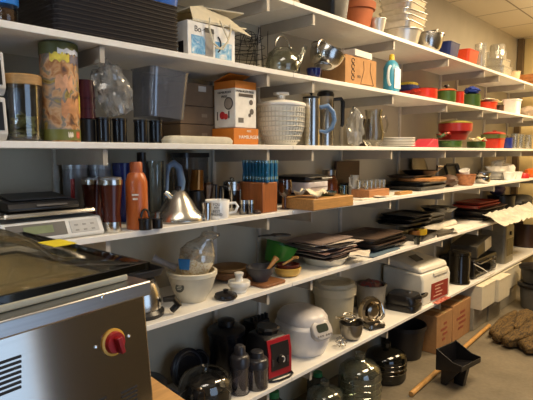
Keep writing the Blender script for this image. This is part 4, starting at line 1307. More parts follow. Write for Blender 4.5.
# face the camera-side
az = math.atan2(0 - p.y, CAMX - p.x)
t = T('coffee_mug', 'white mug with small black writing at the shelf edge', 'mug', (p.x, p.y, z0), az)
MB().lathe([(0, 0), (r * 0.88, 0), (r * 0.92, 0.004), (r, h - 0.002), (r * 0.98, h), (r * 0.94, h - 0.002), (r * 0.86, 0.006), (0, 0.005)], 36).build('mug_body', WHITEG, t)
MB().tube([(-0.002, r * 0.96, h * 0.80), (-0.002, r + 0.022, h * 0.82), (-0.002, r + 0.032, h * 0.62), (-0.002, r + 0.022, h * 0.32), (-0.002, r * 0.92, h * 0.26)], 0.0055, 8).build('handle', WHITEG, t)
for i, s_ in enumerate(('YOU', 'MY', 'BEST', 'FRIEND')):
    zz = h * (0.80 - 0.185 * i)
    rr = r * (0.93 + 0.07 * zz / h) + 0.0006
    tx = text('lettering', s_, 0.0140, mat('#3a3632', 0.6), t, (0, 0, 0), (0, 0, 0))
    for v in tx.data.vertices:       # wrap the letters round the mug wall
        a = (v.co.x - 0.004) / rr
        q = rr + v.co.z
        v.co = (q * math.cos(a), q * math.sin(a), zz + v.co.y)
# french press behind the mug
X = -0.16
p = pos(232, X, ZD)
h = hh(232, 177, X, ZD)
t = T('coffee_press', 'glass coffee press with steel frame and black handle behind the white mug', 'coffee press', (p.x, p.y, z0))
r = 0.036
MB().lathe([(0, 0), (r * 0.95, 0), (r, 0.005), (r, h * 0.80), (0, h * 0.80)], 28).build('beaker', glass('#6a625a', 0.10, 0.04), t)
fr = MB().lathe([(r + 0.001, 0), (r + 0.002, 0), (r + 0.002, 0.02), (r + 0.001, 0.02)], 28).lathe([(r + 0.001, h * 0.62), (r + 0.002, h * 0.62), (r + 0.002, h * 0.80), (r + 0.001, h * 0.80)], 28)
for k in range(4): fr.box(((r + 0.0015) * math.cos(PI / 4 + k * PI / 2), (r + 0.0015) * math.sin(PI / 4 + k * PI / 2), h * 0.35), (0.006, 0.006, h * 0.6), PI / 4 + k * PI / 2)
fr.build('frame', STEEL, t)
MB().lathe([(0, h * 0.805), (r * 1.08, h * 0.805), (r * 1.05, h * 0.87), (r * 0.6, h * 0.91), (0.006, h * 0.92), (0.011, h * 0.97), (0, h)], 28).build('lid', STEEL, t)
MB().tube([(0, -r - 0.001, h * 0.72), (0, -r - 0.03, h * 0.75), (0, -r - 0.034, h * 0.3), (0, -r - 0.001, h * 0.12)], 0.007, 8).build('handle', BLACK, t)
# stacked little jars
for px, lab in ((243, 'small steel-topped jar beside the glass coffee press'), (250.5, 'small glass jar with steel lid beside the knife block')):
    X = -0.04 if px > 248 else -0.055
    p = pos(px, X, ZD)
    h = hh(px, 200, X, ZD)
    t = T('spice_jar', lab, 'jar', (p.x, p.y, z0))
    MB().lathe([(0, 0), (0.015, 0), (0.016, 0.004), (0.016, h * 0.72), (0, h * 0.72)], 20).build('jar_body', glass('#8f8a84', 0.2, 0.04), t)
    MB().lathe([(0, h * 0.721), (0.017, h * 0.721), (0.017, h), (0, h)], 20).build('lid', STEEL, t)
p = pos(258.5, -0.03, ZD)
solo('bottle_cap', 'small dark round lid lying in front of the knife block', 'lid', MB().lathe([(0, 0), (0.018, 0), (0.018, 0.008), (0.010, 0.016), (0, 0.018)], 20), mat('#3a2822', 0.4), (p.x + 0.0, p.y - 0.01, z0))
# knife block
X = -0.02
yk = pos(263, X, ZD).y
h = hh(264, 183, X, ZD)
t = T('knife_block', 'wooden knife block holding a row of teal-handled knives', 'knife block', (-0.10, yk + 0.045, z0))
MB().box((0, 0.0, h / 2), (0.16, 0.095, h)).build('block', mat('#9c5a2c', 0.45, 0, 0.14, 14, stretch=(8, 8, 1)), t, bev=0.003)
TEAL = mat('#125a80', 0.3, 0, 0.05)
kn0 = None
hk = hh(264, 161, X, ZD) - h
kb = MB().loft([(0.013, 0.020, 0.004, 0), (0.015, 0.022, 0.005, 0.012), (0.013, 0.018, 0.005, hk * 0.5), (0.015, 0.022, 0.006, hk - 0.004), (0.012, 0.018, 0.005, hk)], 4)
for i in range(8):
    loc = (-0.10 + 0.072 - 0.0195 * i + 0.008, yk + 0.045, z0 + h + 0.0005)
    for j in range(3):
        l2 = (loc[0] - 0.008 * j, loc[1] - 0.018 + 0.036 * j, loc[2])
        if kn0 is None:
            kn0 = T('kitchen_knife', 'teal-handled knife standing in the wooden knife block', 'knife', l2, 0, 'knives in the wooden block')
            kb.build('handle', TEAL, kn0)
            MB().loft([(0.0152, 0.0222, 0.005, hk * 0.12), (0.0152, 0.0222, 0.005, hk * 0.26)], 4).build('bolster', mat('#8fb6c4', 0.25, 0.7), kn0)
            MB().loft([(0.0158, 0.0228, 0.005, hk * 0.88), (0.0152, 0.0222, 0.005, hk * 1.01)], 4).build('end_cap', mat('#8fb6c4', 0.25, 0.7), kn0)
        else: dup(kn0, l2)
# copper bowl with glass
X = -0.12
p = pos(287, X, ZD)
z1 = z0
trd = T('serving_tray', 'dark oval tray under the waffle iron and the cutlery', 'tray', (-0.215, pos(299, -0.20, ZD).y - 0.03, z0))
MB().lathe([(0, 0), (0.09, 0), (0.13, 0.05), (0.135, 0.05), (0.135, 0.053), (0.125, 0.053), (0.088, 0.004), (0, 0.004)], 36).build('tray_body', mat('#2a2320', 0.35), trd)
# waffle iron (black lid, white base), resting on the dark tray rim
X = -0.20
p = pos(301, X, ZD)
t = T('waffle_iron', 'white countertop grill with a black lid tilted towards the room', 'grill', (p.x, p.y, z0 + 0.0545), R(6))
wb_ = MB().loft([(0.21, 0.20, 0.03, 0), (0.22, 0.21, 0.03, 0.012), (0.22, 0.21, 0.03, 0.055)], 6)
wb_.build('grill_base', mat('#d4d1d6', 0.35), t, bev=0.002)
wl = MB().loft([(0.22, 0.21, 0.03, 0.0565), (0.23, 0.22, 0.03, 0.066), (0.225, 0.215, 0.03, 0.082), (0.15, 0.15, 0.03, 0.090)], 6)
wl.build('lid', BLACK, t, bev=0.002)
MB().tube([(0.115, -0.05, 0.070), (0.15, -0.05, 0.074), (0.15, 0.05, 0.074), (0.115, 0.05, 0.070)], 0.006, 8).build('handle', BLACK, t)
for i, (sx_) in enumerate((0,)):
    MB().box((0.1105, 0, 0.028), (0.001, 0.16, 0.006)).build('base_groove', mat('#8e8b90', 0.4), t)
# glass bowl of copper colour in front
p = pos(284, -0.045, ZD)
solo('glass_goblet', 'reddish brown glass goblet beside the knife block', 'goblet', MB().lathe([(0, 0), (0.022, 0), (0.022, 0.003), (0.004, 0.008), (0.004, 0.05), (0.03, 0.075), (0.034, 0.105), (0.029, 0.135), (0.0275, 0.135), (0.0325, 0.105), (0.0285, 0.077), (0, 0.054)], 28), glass('#8a5a48', 0.16, 0.04, 0.2, '#6a3a28'), (p.x - 0.005, p.y + 0.012, z0))
# ---- thick wooden tray with things on it
X = -0.09
ya, yb = pos(309, -0.01, ZD).y, pos(351, -0.01, ZD).y
hW = 0.052
ya, yb = pos(314, 0.10, ZD).y, pos(354, 0.10, ZD).y
t = T('wooden_box', 'pale shallow wooden box jutting over the shelf edge with a blue glass on it', 'box', (0.004, (ya + yb) / 2, z0))
WP = mat('#b5854a', 0.5, 0, 0.12, 14, stretch=(8, 1, 8))
MB().box((0, 0, hW / 2), (0.185, yb - ya, hW)).build('box_body', WP, t, bev=0.004)
zw = z0 + hW + 0.001
for k, (px, X_, lab) in enumerate(((331, 0.0, 'low turquoise glass dish lying on the pale wooden box'), (343, 0.0, 'small clear glass standing on the pale wooden box'))):
    p = pos(px, X_, zw)
    if k == 0: solo('glass_dish', lab, 'dish', MB().lathe(bowlp(0.045, 0.02, 0.002, 0.5), 24), glass('#4f8a86', 0.2, 0.03, 0.3, '#2f6a6a'), (0.025, yb - 0.115, zw))
    else: solo('small_glass', lab, 'glass', MB().lathe(cup(0.015, 0.018, 0.045, 0.002), 20), glass('#b9d6d0', 0.15), (0.06, yb - 0.035, zw))
p = pos(317, 0.0, zw)
solo('cloth_napkin', 'crumpled cream cloth napkin lying on the pale wooden box', 'napkin', MB().sheet(0.13, 0.12, 0.065, 95, 0.004, 18, 18, freq=24), mat('#d8d0b4', 0.8, 0, 0.05), (0.02, ya + 0.08, zw), R(20), sharp=60)
# amber carafe with tongs
X = -0.27
p = pos(329, X, ZD)
h = hh(327, 170, X, ZD)
t = T('amber_carafe', 'amber glass carafe with steel collar behind the porcelain spoons', 'carafe', (p.x, p.y, z0))
MB().lathe([(0, 0), (0.048, 0), (0.055, 0.02), (0.05, h * 0.6), (0.035, h * 0.8), (0, h * 0.8)], 24).build('carafe_body', mat('#6a371a', 0.15), t)
MB().lathe([(0, h * 0.801), (0.037, h * 0.801), (0.04, h), (0, h)], 24).build('collar', STEEL_D, t)
MB().tube([(0, 0.03, h * 0.98), (0, 0.055, h * 0.9), (0, 0.062, h * 0.5)], 0.005, 8).build('handle', STEEL, t)
# dark wooden board standing at the back
ya, yb = pos(335, -0.325, ZD).y, pos(358, -0.325, ZD).y
h = hh(345, 161, -0.325, ZD)
t = T('chopping_board', 'dark brown wooden board standing upright against the wall', 'board', (-0.325, (ya + yb) / 2, z0))
MB().box((0, 0, h / 2), (0.02, yb - ya, h)).build('board', WOODD, t, bev=0.004)
# steel box, cream jug
p = pos(350, -0.255, ZD)
solo('steel_tin', 'low dark blue-grey tin between the upright board and the cream jug', 'tin', MB().loft([(0.09, 0.12, 0.02, 0), (0.09, 0.12, 0.02, 0.07)]), mat('#34383f', 0.4, 0.3), (p.x, p.y, z0), bev=0.003)
X = -0.17
p = pos(354.2, X, ZD)
h = hh(359, 175, X, ZD)
t = T('milk_jug', 'pale grey-white pottery jug beside the row of tiny glasses', 'jug', (p.x, p.y, z0))
MB().lathe([(0, 0), (0.026, 0), (0.034, 0.02), (0.034, h * 0.6), (0.022, h * 0.8), (0.026, h), (0.023, h), (0.019, h * 0.8), (0, h * 0.78)], 24).build('jug_body', mat('#b5b4ae', 0.3), t)
MB().tube([(0, -0.022, h * 0.92), (0, -0.05, h * 0.9), (0, -0.05, h * 0.55), (0, -0.033, h * 0.5)], 0.006, 8).build('handle', mat('#b5b4ae', 0.3), t)
# wooden box carrying small glasses
X = -0.10
ya, yb = pos(366, -0.04, ZD).y, pos(390, -0.04, ZD).y
ya += 0.042
hW = hh(375, 190, -0.04, ZD)
t = T('wooden_box', 'reddish tan wooden box carrying a row of tiny glasses', 'box', (-0.105, (ya + yb) / 2, z0))
MB().box((0, 0, hW / 2), (0.12, yb - ya, hW)).build('box_body', mat('#a9744a', 0.5, 0, 0.12, 14, stretch=(8, 1, 8)), t, bev=0.003)
zw = z0 + hW + 0.001
sg0 = None
for i in range(5):
    for j in range(2):
        loc = (-0.075 - 0.05 * j, ya + 0.02 + (yb - ya - 0.04) * i / 4, zw)
        if sg0 is None: sg0 = solo('shot_glass', 'tiny clear glass in the rows on the reddish tan box', 'glass', MB().lathe(cup(0.011, 0.015, 0.05, 0.0015), 16), GW, loc, 0, 'tiny glasses on the tan box')
        else: dup(sg0, loc)
# loose papers
for k, (px, X_, rz_, lab) in enumerate(((366, -0.035, 0.1, 'sheet of white paper hanging at the shelf edge beside the pale box'), (383, -0.03, -0.2, 'white paper slips in front of the reddish tan box'))):
    p = pos(px, X_, ZD)
    solo('paper_sheet', lab, 'paper', MB().sheet(0.055, 0.16, 0.02, 20 + k, 0.002), PAPER, (p.x - 0.004, p.y, z0 + 0.0), 0)
# bread board lying
p = pos(399, -0.06, ZD)
solo('wooden_lath', 'narrow pale wooden lath lying beside the reddish tan box', 'lath', MB().box((0, 0, 0.009), (0.04, 0.16, 0.018)), WOOD, (p.x + 0.02, p.y + 0.02, z0), bev=0.002)
# pile of dark trays and pans
zc = z0
DKP = mat('#1d1a19', 0.35, 0, 0.1)
p = pos(411, -0.20, ZD)
tr_labs = ['lowest dark oven tray in the pile behind the wooden lath', 'dark oven tray under the tan round board', 'dark brown tray above the tan round board']
t = solo('oven_tray', tr_labs[0], 'tray', MB().loft(trayp(0.27, 0.44, 0.03, 0.003, 0.012, 0.03, 0.006)), DKP, (-0.19, p.y + 0.06, zc))
t = solo('oven_tray', tr_labs[1], 'tray', MB().loft(trayp(0.25, 0.40, 0.025, 0.003, 0.010, 0.03, 0.005)), mat('#3b3a36', 0.3, 0.4), (-0.18, p.y + 0.08, zc + 0.031))
bd = MB().lathe([(0, 0), (0.15, 0), (0.155, 0.006), (0.155, 0.020), (0.15, 0.024), (0, 0.024)], 40)
bd.v = [(x, y * 1.35, z) for x, y, z in bd.v]
solo('round_board', 'tan oval wooden board in the pile of dark trays', 'board', bd, mat('#b07c48', 0.5, 0, 0.14, 14, stretch=(8, 1, 8)), (-0.168, p.y + 0.10, zc + 0.0575))
solo('oven_tray', tr_labs[2], 'tray', MB().loft(trayp(0.20, 0.34, 0.018, 0.003, 0.010, 0.03, 0.005)), mat('#241b17', 0.35), (-0.215, p.y + 0.02, zc + 0.0822))
t = T('skillet', 'black frying pan with bright steel handle on top of the dark trays', 'skillet', (-0.185, p.y + 0.10, zc + 0.1012))
MB().lathe([(0, 0), (0.10, 0), (0.125, 0.028), (0.128, 0.03), (0.122, 0.03), (0.098, 0.004), (0, 0.004)], 36).build('pan_body', BLACK, t)
MB().tube([(0.10, 0.06, 0.03), (0.13, -0.01, 0.062), (0.12, 0.10, 0.058), (0.09, 0.09, 0.03)], 0.009, 8).build('handle', STEEL, t)
p9 = pos(449, -0.27, ZD)
solo('muffin_pan', 'dark muffin tin standing on edge at the back beside the oval tan board', 'muffin tin', MB().loft(trayp(0.16, 0.26, 0.03, 0.003, 0.008, 0.02, 0.006)).turn('Y', R(72)).ground(), CHAR, (-0.30, p9.y + 0.12, z0))
solo('iron_trivet', 'black cast iron trivet lying on the leather pouch side of the tray pile', 'trivet', MB().lathe([(0.03, 0), (0.07, 0), (0.07, 0.012), (0.03, 0.012), (0.03, 0)], 24), BLACK, (-0.035, pos(441, -0.035, ZD).y, z0)) if False else None
# hanging steel dish under the shelf above? -> steel bowl at the back
p = pos(404, -0.30, ZD)
solo('steel_platter', 'oval steel platter leaning on the wall behind the dark trays', 'platter', MB().lathe([(0, 0), (0.10, 0.002), (0.13, 0.012), (0.13, 0.015), (0.10, 0.005), (0, 0.003)], 36).turn('Y', R(76)).ground(), STEEL_D, (-0.325, pos(416, -0.32, ZD).y + 0.05, z0))
# leather strap, basket, crockery
X = -0.12
p = pos(446, X, ZD)
solo('leather_pouch', 'dark brown leather pouch slumped beside the pile of trays', 'pouch', MB().blob(0.07, 0.12, 0.045, 0.35, 12), mat('#4a3122', 0.6), (p.x - 0.0, p.y + 0.03, z0))
p = pos(464, -0.075, ZD)
t = T('gravy_basket', 'orange-tan woven basket beside the white crockery', 'basket', (p.x, p.y + 0.03, z0))
MB().lathe(bowlp(0.072, 0.085, 0.004, 0.6, 6, 0.005), 28, flute=(0.002, 0.012)).build('basket_body', mat('#b97c52', 0.7, 0, 0.15, 60), t)
solo('white_cup', 'white cup tipped into the orange-tan basket', 'cup', MB().lathe(cup(0.032, 0.04, 0.06, 0.003), 24).turn('X', R(24)).ground(), WHITEG, (p.x - 0.005, p.y + 0.03, z0 + 0.052))
for k, lab in ((0, 'lower of two stacked steel dishes beside the white crockery'), (1, 'steel dish stacked on the other one beside the white crockery')):
    p = pos(481, -0.07, ZD)
    solo('steel_dish', lab, 'dish', MB().lathe(bowlp(0.062, 0.04, 0.002, 0.6, 6, 0.005), 28), STEEL, (p.x, p.y + 0.03, z0 + 0.0445 * k))
# white crockery pile
p = pos(497, -0.20, ZD)
def plates(n, r, lab, loc, grp, m=WHITEG):
    pm = MB().lathe([(0, 0), (r * 0.6, 0), (r, 0.014), (r, 0.017), (r * 0.58, 0.004), (0, 0.004)], 28)
    o0 = None
    for i in range(n):
        l2 = (loc[0], loc[1], loc[2] + i * 0.0126)
        if o0 is None: o0 = solo('plate', lab, 'plate', pm, m, l2, 0, grp)
        else: dup(o0, l2)
plates(6, 0.13, 'white plate in the stack under the white serving dishes', (-0.225, p.y - 0.05, z0), 'white plates at the far end')
zz = z0 + 6 * 0.0126 + 0.006
t = T('serving_dish', 'long white serving dish on the white plate stack', 'dish', (-0.19, p.y - 0.04, zz))
MB().loft(trayp(0.15, 0.30, 0.045, 0.004, 0.02, 0.04, 0.008)).build('dish_body', WHITEG, t)
t = T('gravy_boat', 'white gravy boat standing in the long white serving dish', 'gravy boat', (-0.19, p.y - 0.05, zz + 0.0075))
gb = MB().lathe([(0, 0), (0.03, 0), (0.034, 0.004), (0.02, 0.014), (0.05, 0.04), (0.055, 0.075), (0.052, 0.075), (0.046, 0.042), (0, 0.02)], 24)
gb.v = [(x, y * (1.35 if y > 0 else 1.1), z + (0.02 * max(0, y / 0.055) if z > 0.06 else 0)) for x, y, z in gb.v]
gb.build('boat_body', WHITEG, t)
MB().tube([(0, -0.055, 0.065), (0, -0.085, 0.06), (0, -0.075, 0.03), (0, -0.045, 0.032)], 0.006, 8).build('handle', WHITEG, t)
p2 = pos(506, -0.09, ZD)
cp = MB().lathe(cup(0.035, 0.05, 0.07, 0.003), 28)
c0 = None
for k, (dx, dy, lab) in enumerate(((0.0, 0.0, 'white bowl-shaped cup at the edge before the white plates'), (-0.015, 0.12, 'white bowl-shaped cup second along from the white plates'), (0.0, 0.26, 'white bowl-shaped cup next to the red jelly mould'))):
    l2 = (p2.x + dx + 0.025, p2.y + dy - 0.02, z0)
    if c0 is None: c0 = solo('white_cup', lab, 'cup', cp, WHITEG, l2)
    else: dup(c0, l2, label=lab)
t = T('sugar_bowl', 'white lidded bowl on the far side of the white plates', 'bowl', (-0.22, p.y + 0.22, z0))
MB().lathe([(0, 0), (0.06, 0), (0.11, 0.06), (0.115, 0.11), (0.105, 0.11), (0.06, 0.006), (0, 0.006)], 28).build('bowl_body', WHITEG, t)
MB().lathe([(0.113, 0.1105), (0.10, 0.135), (0.03, 0.155), (0.02, 0.155), (0.03, 0.175), (0, 0.18), (0, 0.1105)], 28).build('lid', WHITEG, t)
p = pos(521, -0.06, ZD)
solo('jelly_mould', 'red plastic mould at the shelf edge beside the white cups', 'mould', MB().lathe([(0, 0), (0.05, 0), (0.055, 0.02), (0.04, 0.05), (0, 0.055)], 24, flute=(0.002, 0.05)), mat('#b5282a', 0.3), (p.x, p.y + 0.08, z0))
p = pos(527, -0.06, ZD)
solo('orange_pumpkin_dish', 'orange round dish beside the red plastic mould', 'dish', MB().lathe([(0, 0), (0.04, 0), (0.065, 0.03), (0.06, 0.075), (0.02, 0.09), (0, 0.088)], 24, flute=(0.005, 0.04)), mat('#d9641e', 0.35), (p.x, p.y + 0.14, z0))
# ================================================================== fifth shelf
z0 = ZE + E0
# electric kettle mostly behind the machine
p = pos(162, -0.05, ZE)
t = T('electric_kettle', 'steel kettle with black base and cord tucked behind the vacuum machine', 'kettle', (-0.115, p.y - 0.045, z0))
MB().lathe([(0, 0), (0.082, 0), (0.084, 0.014), (0.074, 0.026), (0, 0.028)], 32).build('base', BLACK, t)
MB().lathe([(0, 0.0285), (0.074, 0.0285), (0.076, 0.05), (0.070, 0.09), (0.054, 0.122), (0, 0.124)], 32).build('kettle_body', STEEL, t)
MB().lathe([(0, 0.1245), (0.055, 0.1245), (0.05, 0.136), (0.012, 0.140), (0.012, 0.150), (0, 0.150)], 24).build('lid', BLACK, t)
MB().tube([(0.06, 0.055, 0.055), (0.085, 0.085, 0.060), (0.092, 0.098, 0.035), (0.075, 0.082, 0.012)], [0.010, 0.014, 0.014, 0.012], 8).build('handle', BLACK, t)
solo('baking_tin', 'flat dark tin lying on the steel kettle behind the vacuum machine', 'tin', MB().loft(trayp(0.17, 0.13, 0.025, 0.003, 0.006, 0.02, 0.004)), CHAR, (-0.12, p.y - 0.055, z0 + 0.1515))
# mortar and pestle with a bag of pulses
X = -0.125
p = pos(192.5, X, ZE)
m_ = mm(p)
r = 25.0 * m_
h = hh(192, 270, X, ZE)
az = math.atan2(-p.y, CAMX - p.x)
t = T('mortar', 'large cream stone mortar with an oval black badge', 'mortar', (p.x, p.y, z0), az)
MR = mat('#d3cbb5', 0.4, 0, 0.03)
MB().lathe([(0, 0), (r * 0.54, 0), (r * 0.57, 0.008), (r * 0.78, h * 0.36), (r * 0.96, h * 0.82), (r * 0.97, h * 0.84), (r * 1.0, h * 0.86), (r * 1.0, h * 0.98), (r * 0.97, h), (r * 0.89, h), (r * 0.82, h * 0.6), (r * 0.45, 0.025), (0, 0.02)], 44).build('mortar_body', MR, t)
bd = MB().lathe([(0, 0), (0.019, 0), (0.019, 0.002), (0, 0.002)], 28, axis='x')
bd.v = [(x, y, z * 0.95) for x, y, z in bd.v]
a = R(-32)
bd.turn('Y', R(-12)).turn('Z', a)
bd.move((r * 0.895 * math.cos(a), r * 0.895 * math.sin(a), h * 0.58))
bd.build('badge', mat('#4a4a42', 0.4), t)
bl = MB()
for s_ in (-1, 0, 1):
    q = MB().box((0.0026, 0, s_ * 0.006), (0.001, 0.022 - 0.006 * abs(s_), 0.0026)); bl.add(q.v, q.f)
bl.turn('Y', R(-12)).turn('Z', a).move((r * 0.895 * math.cos(a), r * 0.895 * math.sin(a), h * 0.58))
bl.build('badge_lettering', mat('#b9b6a6', 0.4), t)
# pestle leaning in the bowl
ps = MB().tube([(0.015, -0.060, h + 0.014), (0.015, -0.085, h + 0.024), (0.015, -0.135, h + 0.048), (0.015, -0.15, h + 0.056)], [0.019, 0.013, 0.013, 0.019], 12)
pe = ps.build('pestle', mat('#8f857d', 0.4), None)
ps2 = Matrix.Rotation(az, 4, 'Z')
pe.location = (p.x, p.y, z0)
pe.rotation_euler = (0, 0, az)
tag(pe, 'grey stone pestle leaning out of the cream mortar', 'pestle')
K_ = 1.12
bgm = MB().lathe([(0, 0), (0.030, 0.002), (0.048, 0.03), (0.060, 0.075), (0.060, 0.105), (0, 0.112)], 32)
def lumpy(o_):
    o_.v = [(x * (1 + 0.06 * math.sin(y * 140 + z * 60)) * K_ * 0.75, y * (1 + 0.05 * math.sin(z * 90 + x * 120)) * K_, z * K_) for x, y, z in o_.v]
    return o_
lumpy(bgm).turn('X', R(-12)).ground()
t2 = T('bean_packet', 'clear packet of pale beans with blue label standing in the mortar', 'packet', (p.x, p.y, z0 + h * 0.60), az)
BEAN = collage('beans', ['#a8763c', '#d8c08a', '#f0e6cc', '#c8a468', '#f4eddc'], 60, 0.35)
bgm.build('beans', BEAN, t2, sharp=25)
bl = MB().loft([(0.003, 0.040, 0.0009, 0), (0.003, 0.050, 0.0009, 0.042)]).turn('Z', R(-24)).move((0.052, -0.030, 0.062))
bl.build('blue_label', mat('#2a78b8', 0.4), t2)
gl_ = lumpy(MB().lathe([(0.0602, 0.080), (0.0625, 0.105), (0.054, 0.130), (0.036, 0.150), (0.030, 0.158), (0.040, 0.172), (0.030, 0.178), (0.0, 0.172)], 32)).turn('X', R(-12)).move((0, 0.0, 0.003))
gl_.v = [(x, y + max(0, z - 0.15) * 0.9, z) for x, y, z in gl_.v]
gl_.build('packet_top', glass('#f0f0ec', 0.20, 0.1, 0.25, '#ece6d8'), t2, sharp=20)
# black dish lid, little white juicer
p = pos(224, -0.04, ZE)
t = T('black_dish', 'small round black covered dish between the mortar and the white knobbed jar', 'dish', (p.x, p.y + 0.01, z0))
MB().lathe([(0, 0), (0.042, 0), (0.048, 0.008), (0.044, 0.018), (0.02, 0.026), (0, 0.027)], 28).build('dish_body', mat('#1d1a1b', 0.2), t)
MB().lathe([(0, 0.0272), (0.008, 0.0272), (0.012, 0.036), (0, 0.04)], 14).build('knob', BLACK, t)
X = -0.065
p = pos(239, X, ZE)
m_ = mm(p)
r = 11.3 * m_
h = hh(239, 272, X, ZE)
t = T('small_mortar', 'small white marble mortar with a pestle knob standing in it', 'mortar', (p.x, p.y, z0))
MRB = mat('#dedbd2', 0.25, 0, 0.08, 20)
MB().lathe([(0, 0), (r * 0.68, 0), (r * 0.72, 0.006), (r * 0.72, h * 0.18), (r * 1.0, h * 0.36), (r * 1.0, h * 0.52), (r * 0.94, h * 0.56), (r * 0.6, h * 0.57), (0, h * 0.57)], 32).build('mortar_body', MRB, t)
MB().lathe([(0, h * 0.571), (r * 0.40, h * 0.571), (r * 0.34, h * 0.68), (r * 0.32, h * 0.78), (r * 0.42, h * 0.88), (r * 0.42, h * 0.96), (r * 0.25, h), (0, h)], 24).build('pestle', MRB, t)
# boards and bowls behind
p = pos(228, -0.25, ZE)
WBR = mat('#7c5636', 0.6, 0, 0.14, 14, stretch=(8, 1, 8))
t = solo('wooden_bowl', 'wide brown wooden bowl behind the cream mortar', 'bowl', MB().lathe(bowlp(0.10, 0.042, 0.006, 0.45, 7), 36), WBR, (-0.255, p.y + 0.02, z0))
solo('wooden_bowl', 'paler wooden bowl sitting in the wide brown bowl', 'bowl', MB().lathe(bowlp(0.088, 0.036, 0.006, 0.45, 7), 36), mat('#9a7548', 0.6, 0, 0.14, 14), (-0.255, p.y + 0.02, z0 + 0.022))
p = pos(258, -0.13, ZE)
t = solo('cutting_board', 'thin brown cutting board under the dark grey bowl', 'board', MB().loft([(0.20, 0.15, 0.02, 0), (0.20, 0.15, 0.02, 0.012)]), mat('#8a5a36', 0.55, 0, 0.14, 14, stretch=(1, 8, 8)), (-0.115, pos(259, -0.115, ZE).y + 0.005, z0), bev=0.002)
zb = z0 + 0.013
X = -0.105
p = pos(258.5, X, zb)
m_ = mm(p)
solo('grey_bowl', 'dark grey stoneware bowl holding a wooden pestle', 'bowl', MB().lathe([(0, 0), (0.034, 0), (0.036, 0.008), (0.063, 0.045), (0.067, 0.066), (0.062, 0.066), (0.055, 0.045), (0.02, 0.014), (0, 0.013)], 36), mat('#3c3b40', 0.45, 0, 0.1), (p.x + 0.012, p.y, zb))
wp = MB().tube([(0, 0, 0), (0.004, 0.030, 0.03), (0.008, 0.060, 0.058), (0.01, 0.072, 0.070)], [0.005, 0.008, 0.011, 0.015], 12)
solo('wooden_pestle', 'pale wooden pestle leaning in the dark grey bowl', 'pestle', wp, mat('#c08848', 0.5, 0, 0.1), (p.x + 0.040, p.y - 0.006, zb + 0.030))
# yellow and dark red bowls
X = -0.10
p = pos(289, X, ZE)
yb_ = pos(289, X, ZE)
solo('yellow_bowl', 'yellow glazed bowl under the dark red bowl at the shelf edge', 'bowl', MB().lathe(bowlp(0.066, 0.04, 0.004, 0.6, 6), 36), mat('#c09a48', 0.3, 0, 0.05), (p.x + 0.0, p.y - 0.01, z0))
solo('brown_bowl', 'dark red-brown bowl nested in the yellow bowl', 'bowl', MB().lathe(bowlp(0.057, 0.038, 0.004, 0.55, 6), 36), mat('#5a2418', 0.25, 0, 0.05), (p.x + 0.0, p.y - 0.01, z0 + 0.0165))
ws = MB().tube([(0, -0.06, 0), (0, 0.02, 0.018)], [0.005, 0.006], 8).lathe([(0, 0), (0.016, 0.004), (0.018, 0.012), (0.010, 0.014), (0, 0.008)], 16, (0, 0.033, 0.012))
solo('wooden_spoon', 'short wooden scoop resting in the dark red-brown bowl', 'spoon', ws.ground(), mat('#b98a4a', 0.5), (p.x + 0.012, p.y - 0.0, z0 + 0.056))
# green bowl behind
p = pos(279, -0.255, ZE)
gbx = MB().loft(trayp(0.13, 0.17, 0.10, 0.003, 0.014, 0.05, 0.004)).turn('X', R(-16)).turn('Y', R(10)).ground()
solo('green_tub', 'grass green plastic tub behind the yellow bowl', 'tub', gbx, mat('#3f8f2c', 0.35), (-0.26, p.y - 0.015, z0))
solo('oven_glove', 'grey cloth glove lying over the green tub', 'glove', MB().sheet(0.12, 0.12, 0.03, 31, 0.006), mat('#5d5852', 0.85), (-0.26, p.y - 0.03, z0 + 0.152))

# stacks of dark plates and papers
zz = z0
X = -0.15
p = pos(322, X, ZE)
solo('white_platter', 'round white platter under the loose papers', 'platter', MB().lathe([(0, 0), (0.10, 0), (0.125, 0.035), (0.13, 0.04), (0.122, 0.04), (0.098, 0.004), (0, 0.004)], 36), CREAM, (-0.135, p.y, z0))
zz = z0 + 0.0415
r2 = random.Random(5)
pals = ['#3a302e', '#6b5650', '#a99a90', '#2c2726', '#8a6e66', '#d0c6bb', '#403634', '#77635c', '#b9aa9e', '#2f2827', '#cfc3b6', '#8a7a74']
labs = ['lowest sheet', 'second sheet from the bottom', 'third sheet from the bottom', 'fourth sheet from the bottom', 'fifth sheet from the bottom', 'sixth sheet from the bottom', 'sixth sheet from the top', 'fifth sheet from the top', 'fourth sheet from the top', 'third sheet from the top', 'second sheet from the top', 'topmost sheet']
cn = ['dark', 'brown', 'grey', 'black', 'brown', 'white', 'dark', 'brown', 'pale', 'black', 'pale', 'dark']
for i in (0, 1, 2, 3, 4, 5, 8, 9, 10, 11):
    mbs = MB().sheet(0.24 + r2.uniform(-0.02, 0.03), 0.33 + r2.uniform(-0.03, 0.06), 0.014, 40 + i, 0.0025, 10, 12, freq=9)
    hi = max(v[2] for v in mbs.v)
    solo('bag_sheet', '%s crinkled %s of the pile on the white platter' % (cn[i], labs[i]), 'paper', mbs, mat(pals[i], 0.6), (-0.155 + r2.uniform(-0.02, 0.015), p.y + 0.01 + r2.uniform(-0.03, 0.03), zz), r2.uniform(-0.24, 0.24))
    zz += hi * 0.93
p = pos(338, -0.04, ZE)
solo('red_booklet', 'dark red booklet at the shelf edge before the paper pile', 'booklet', MB().box((0, 0, 0.006), (0.06, 0.16, 0.012)), mat('#6a1f1c', 0.5), (-0.040, p.y + 0.06, z0), R(4), bev=0.001) if False else None
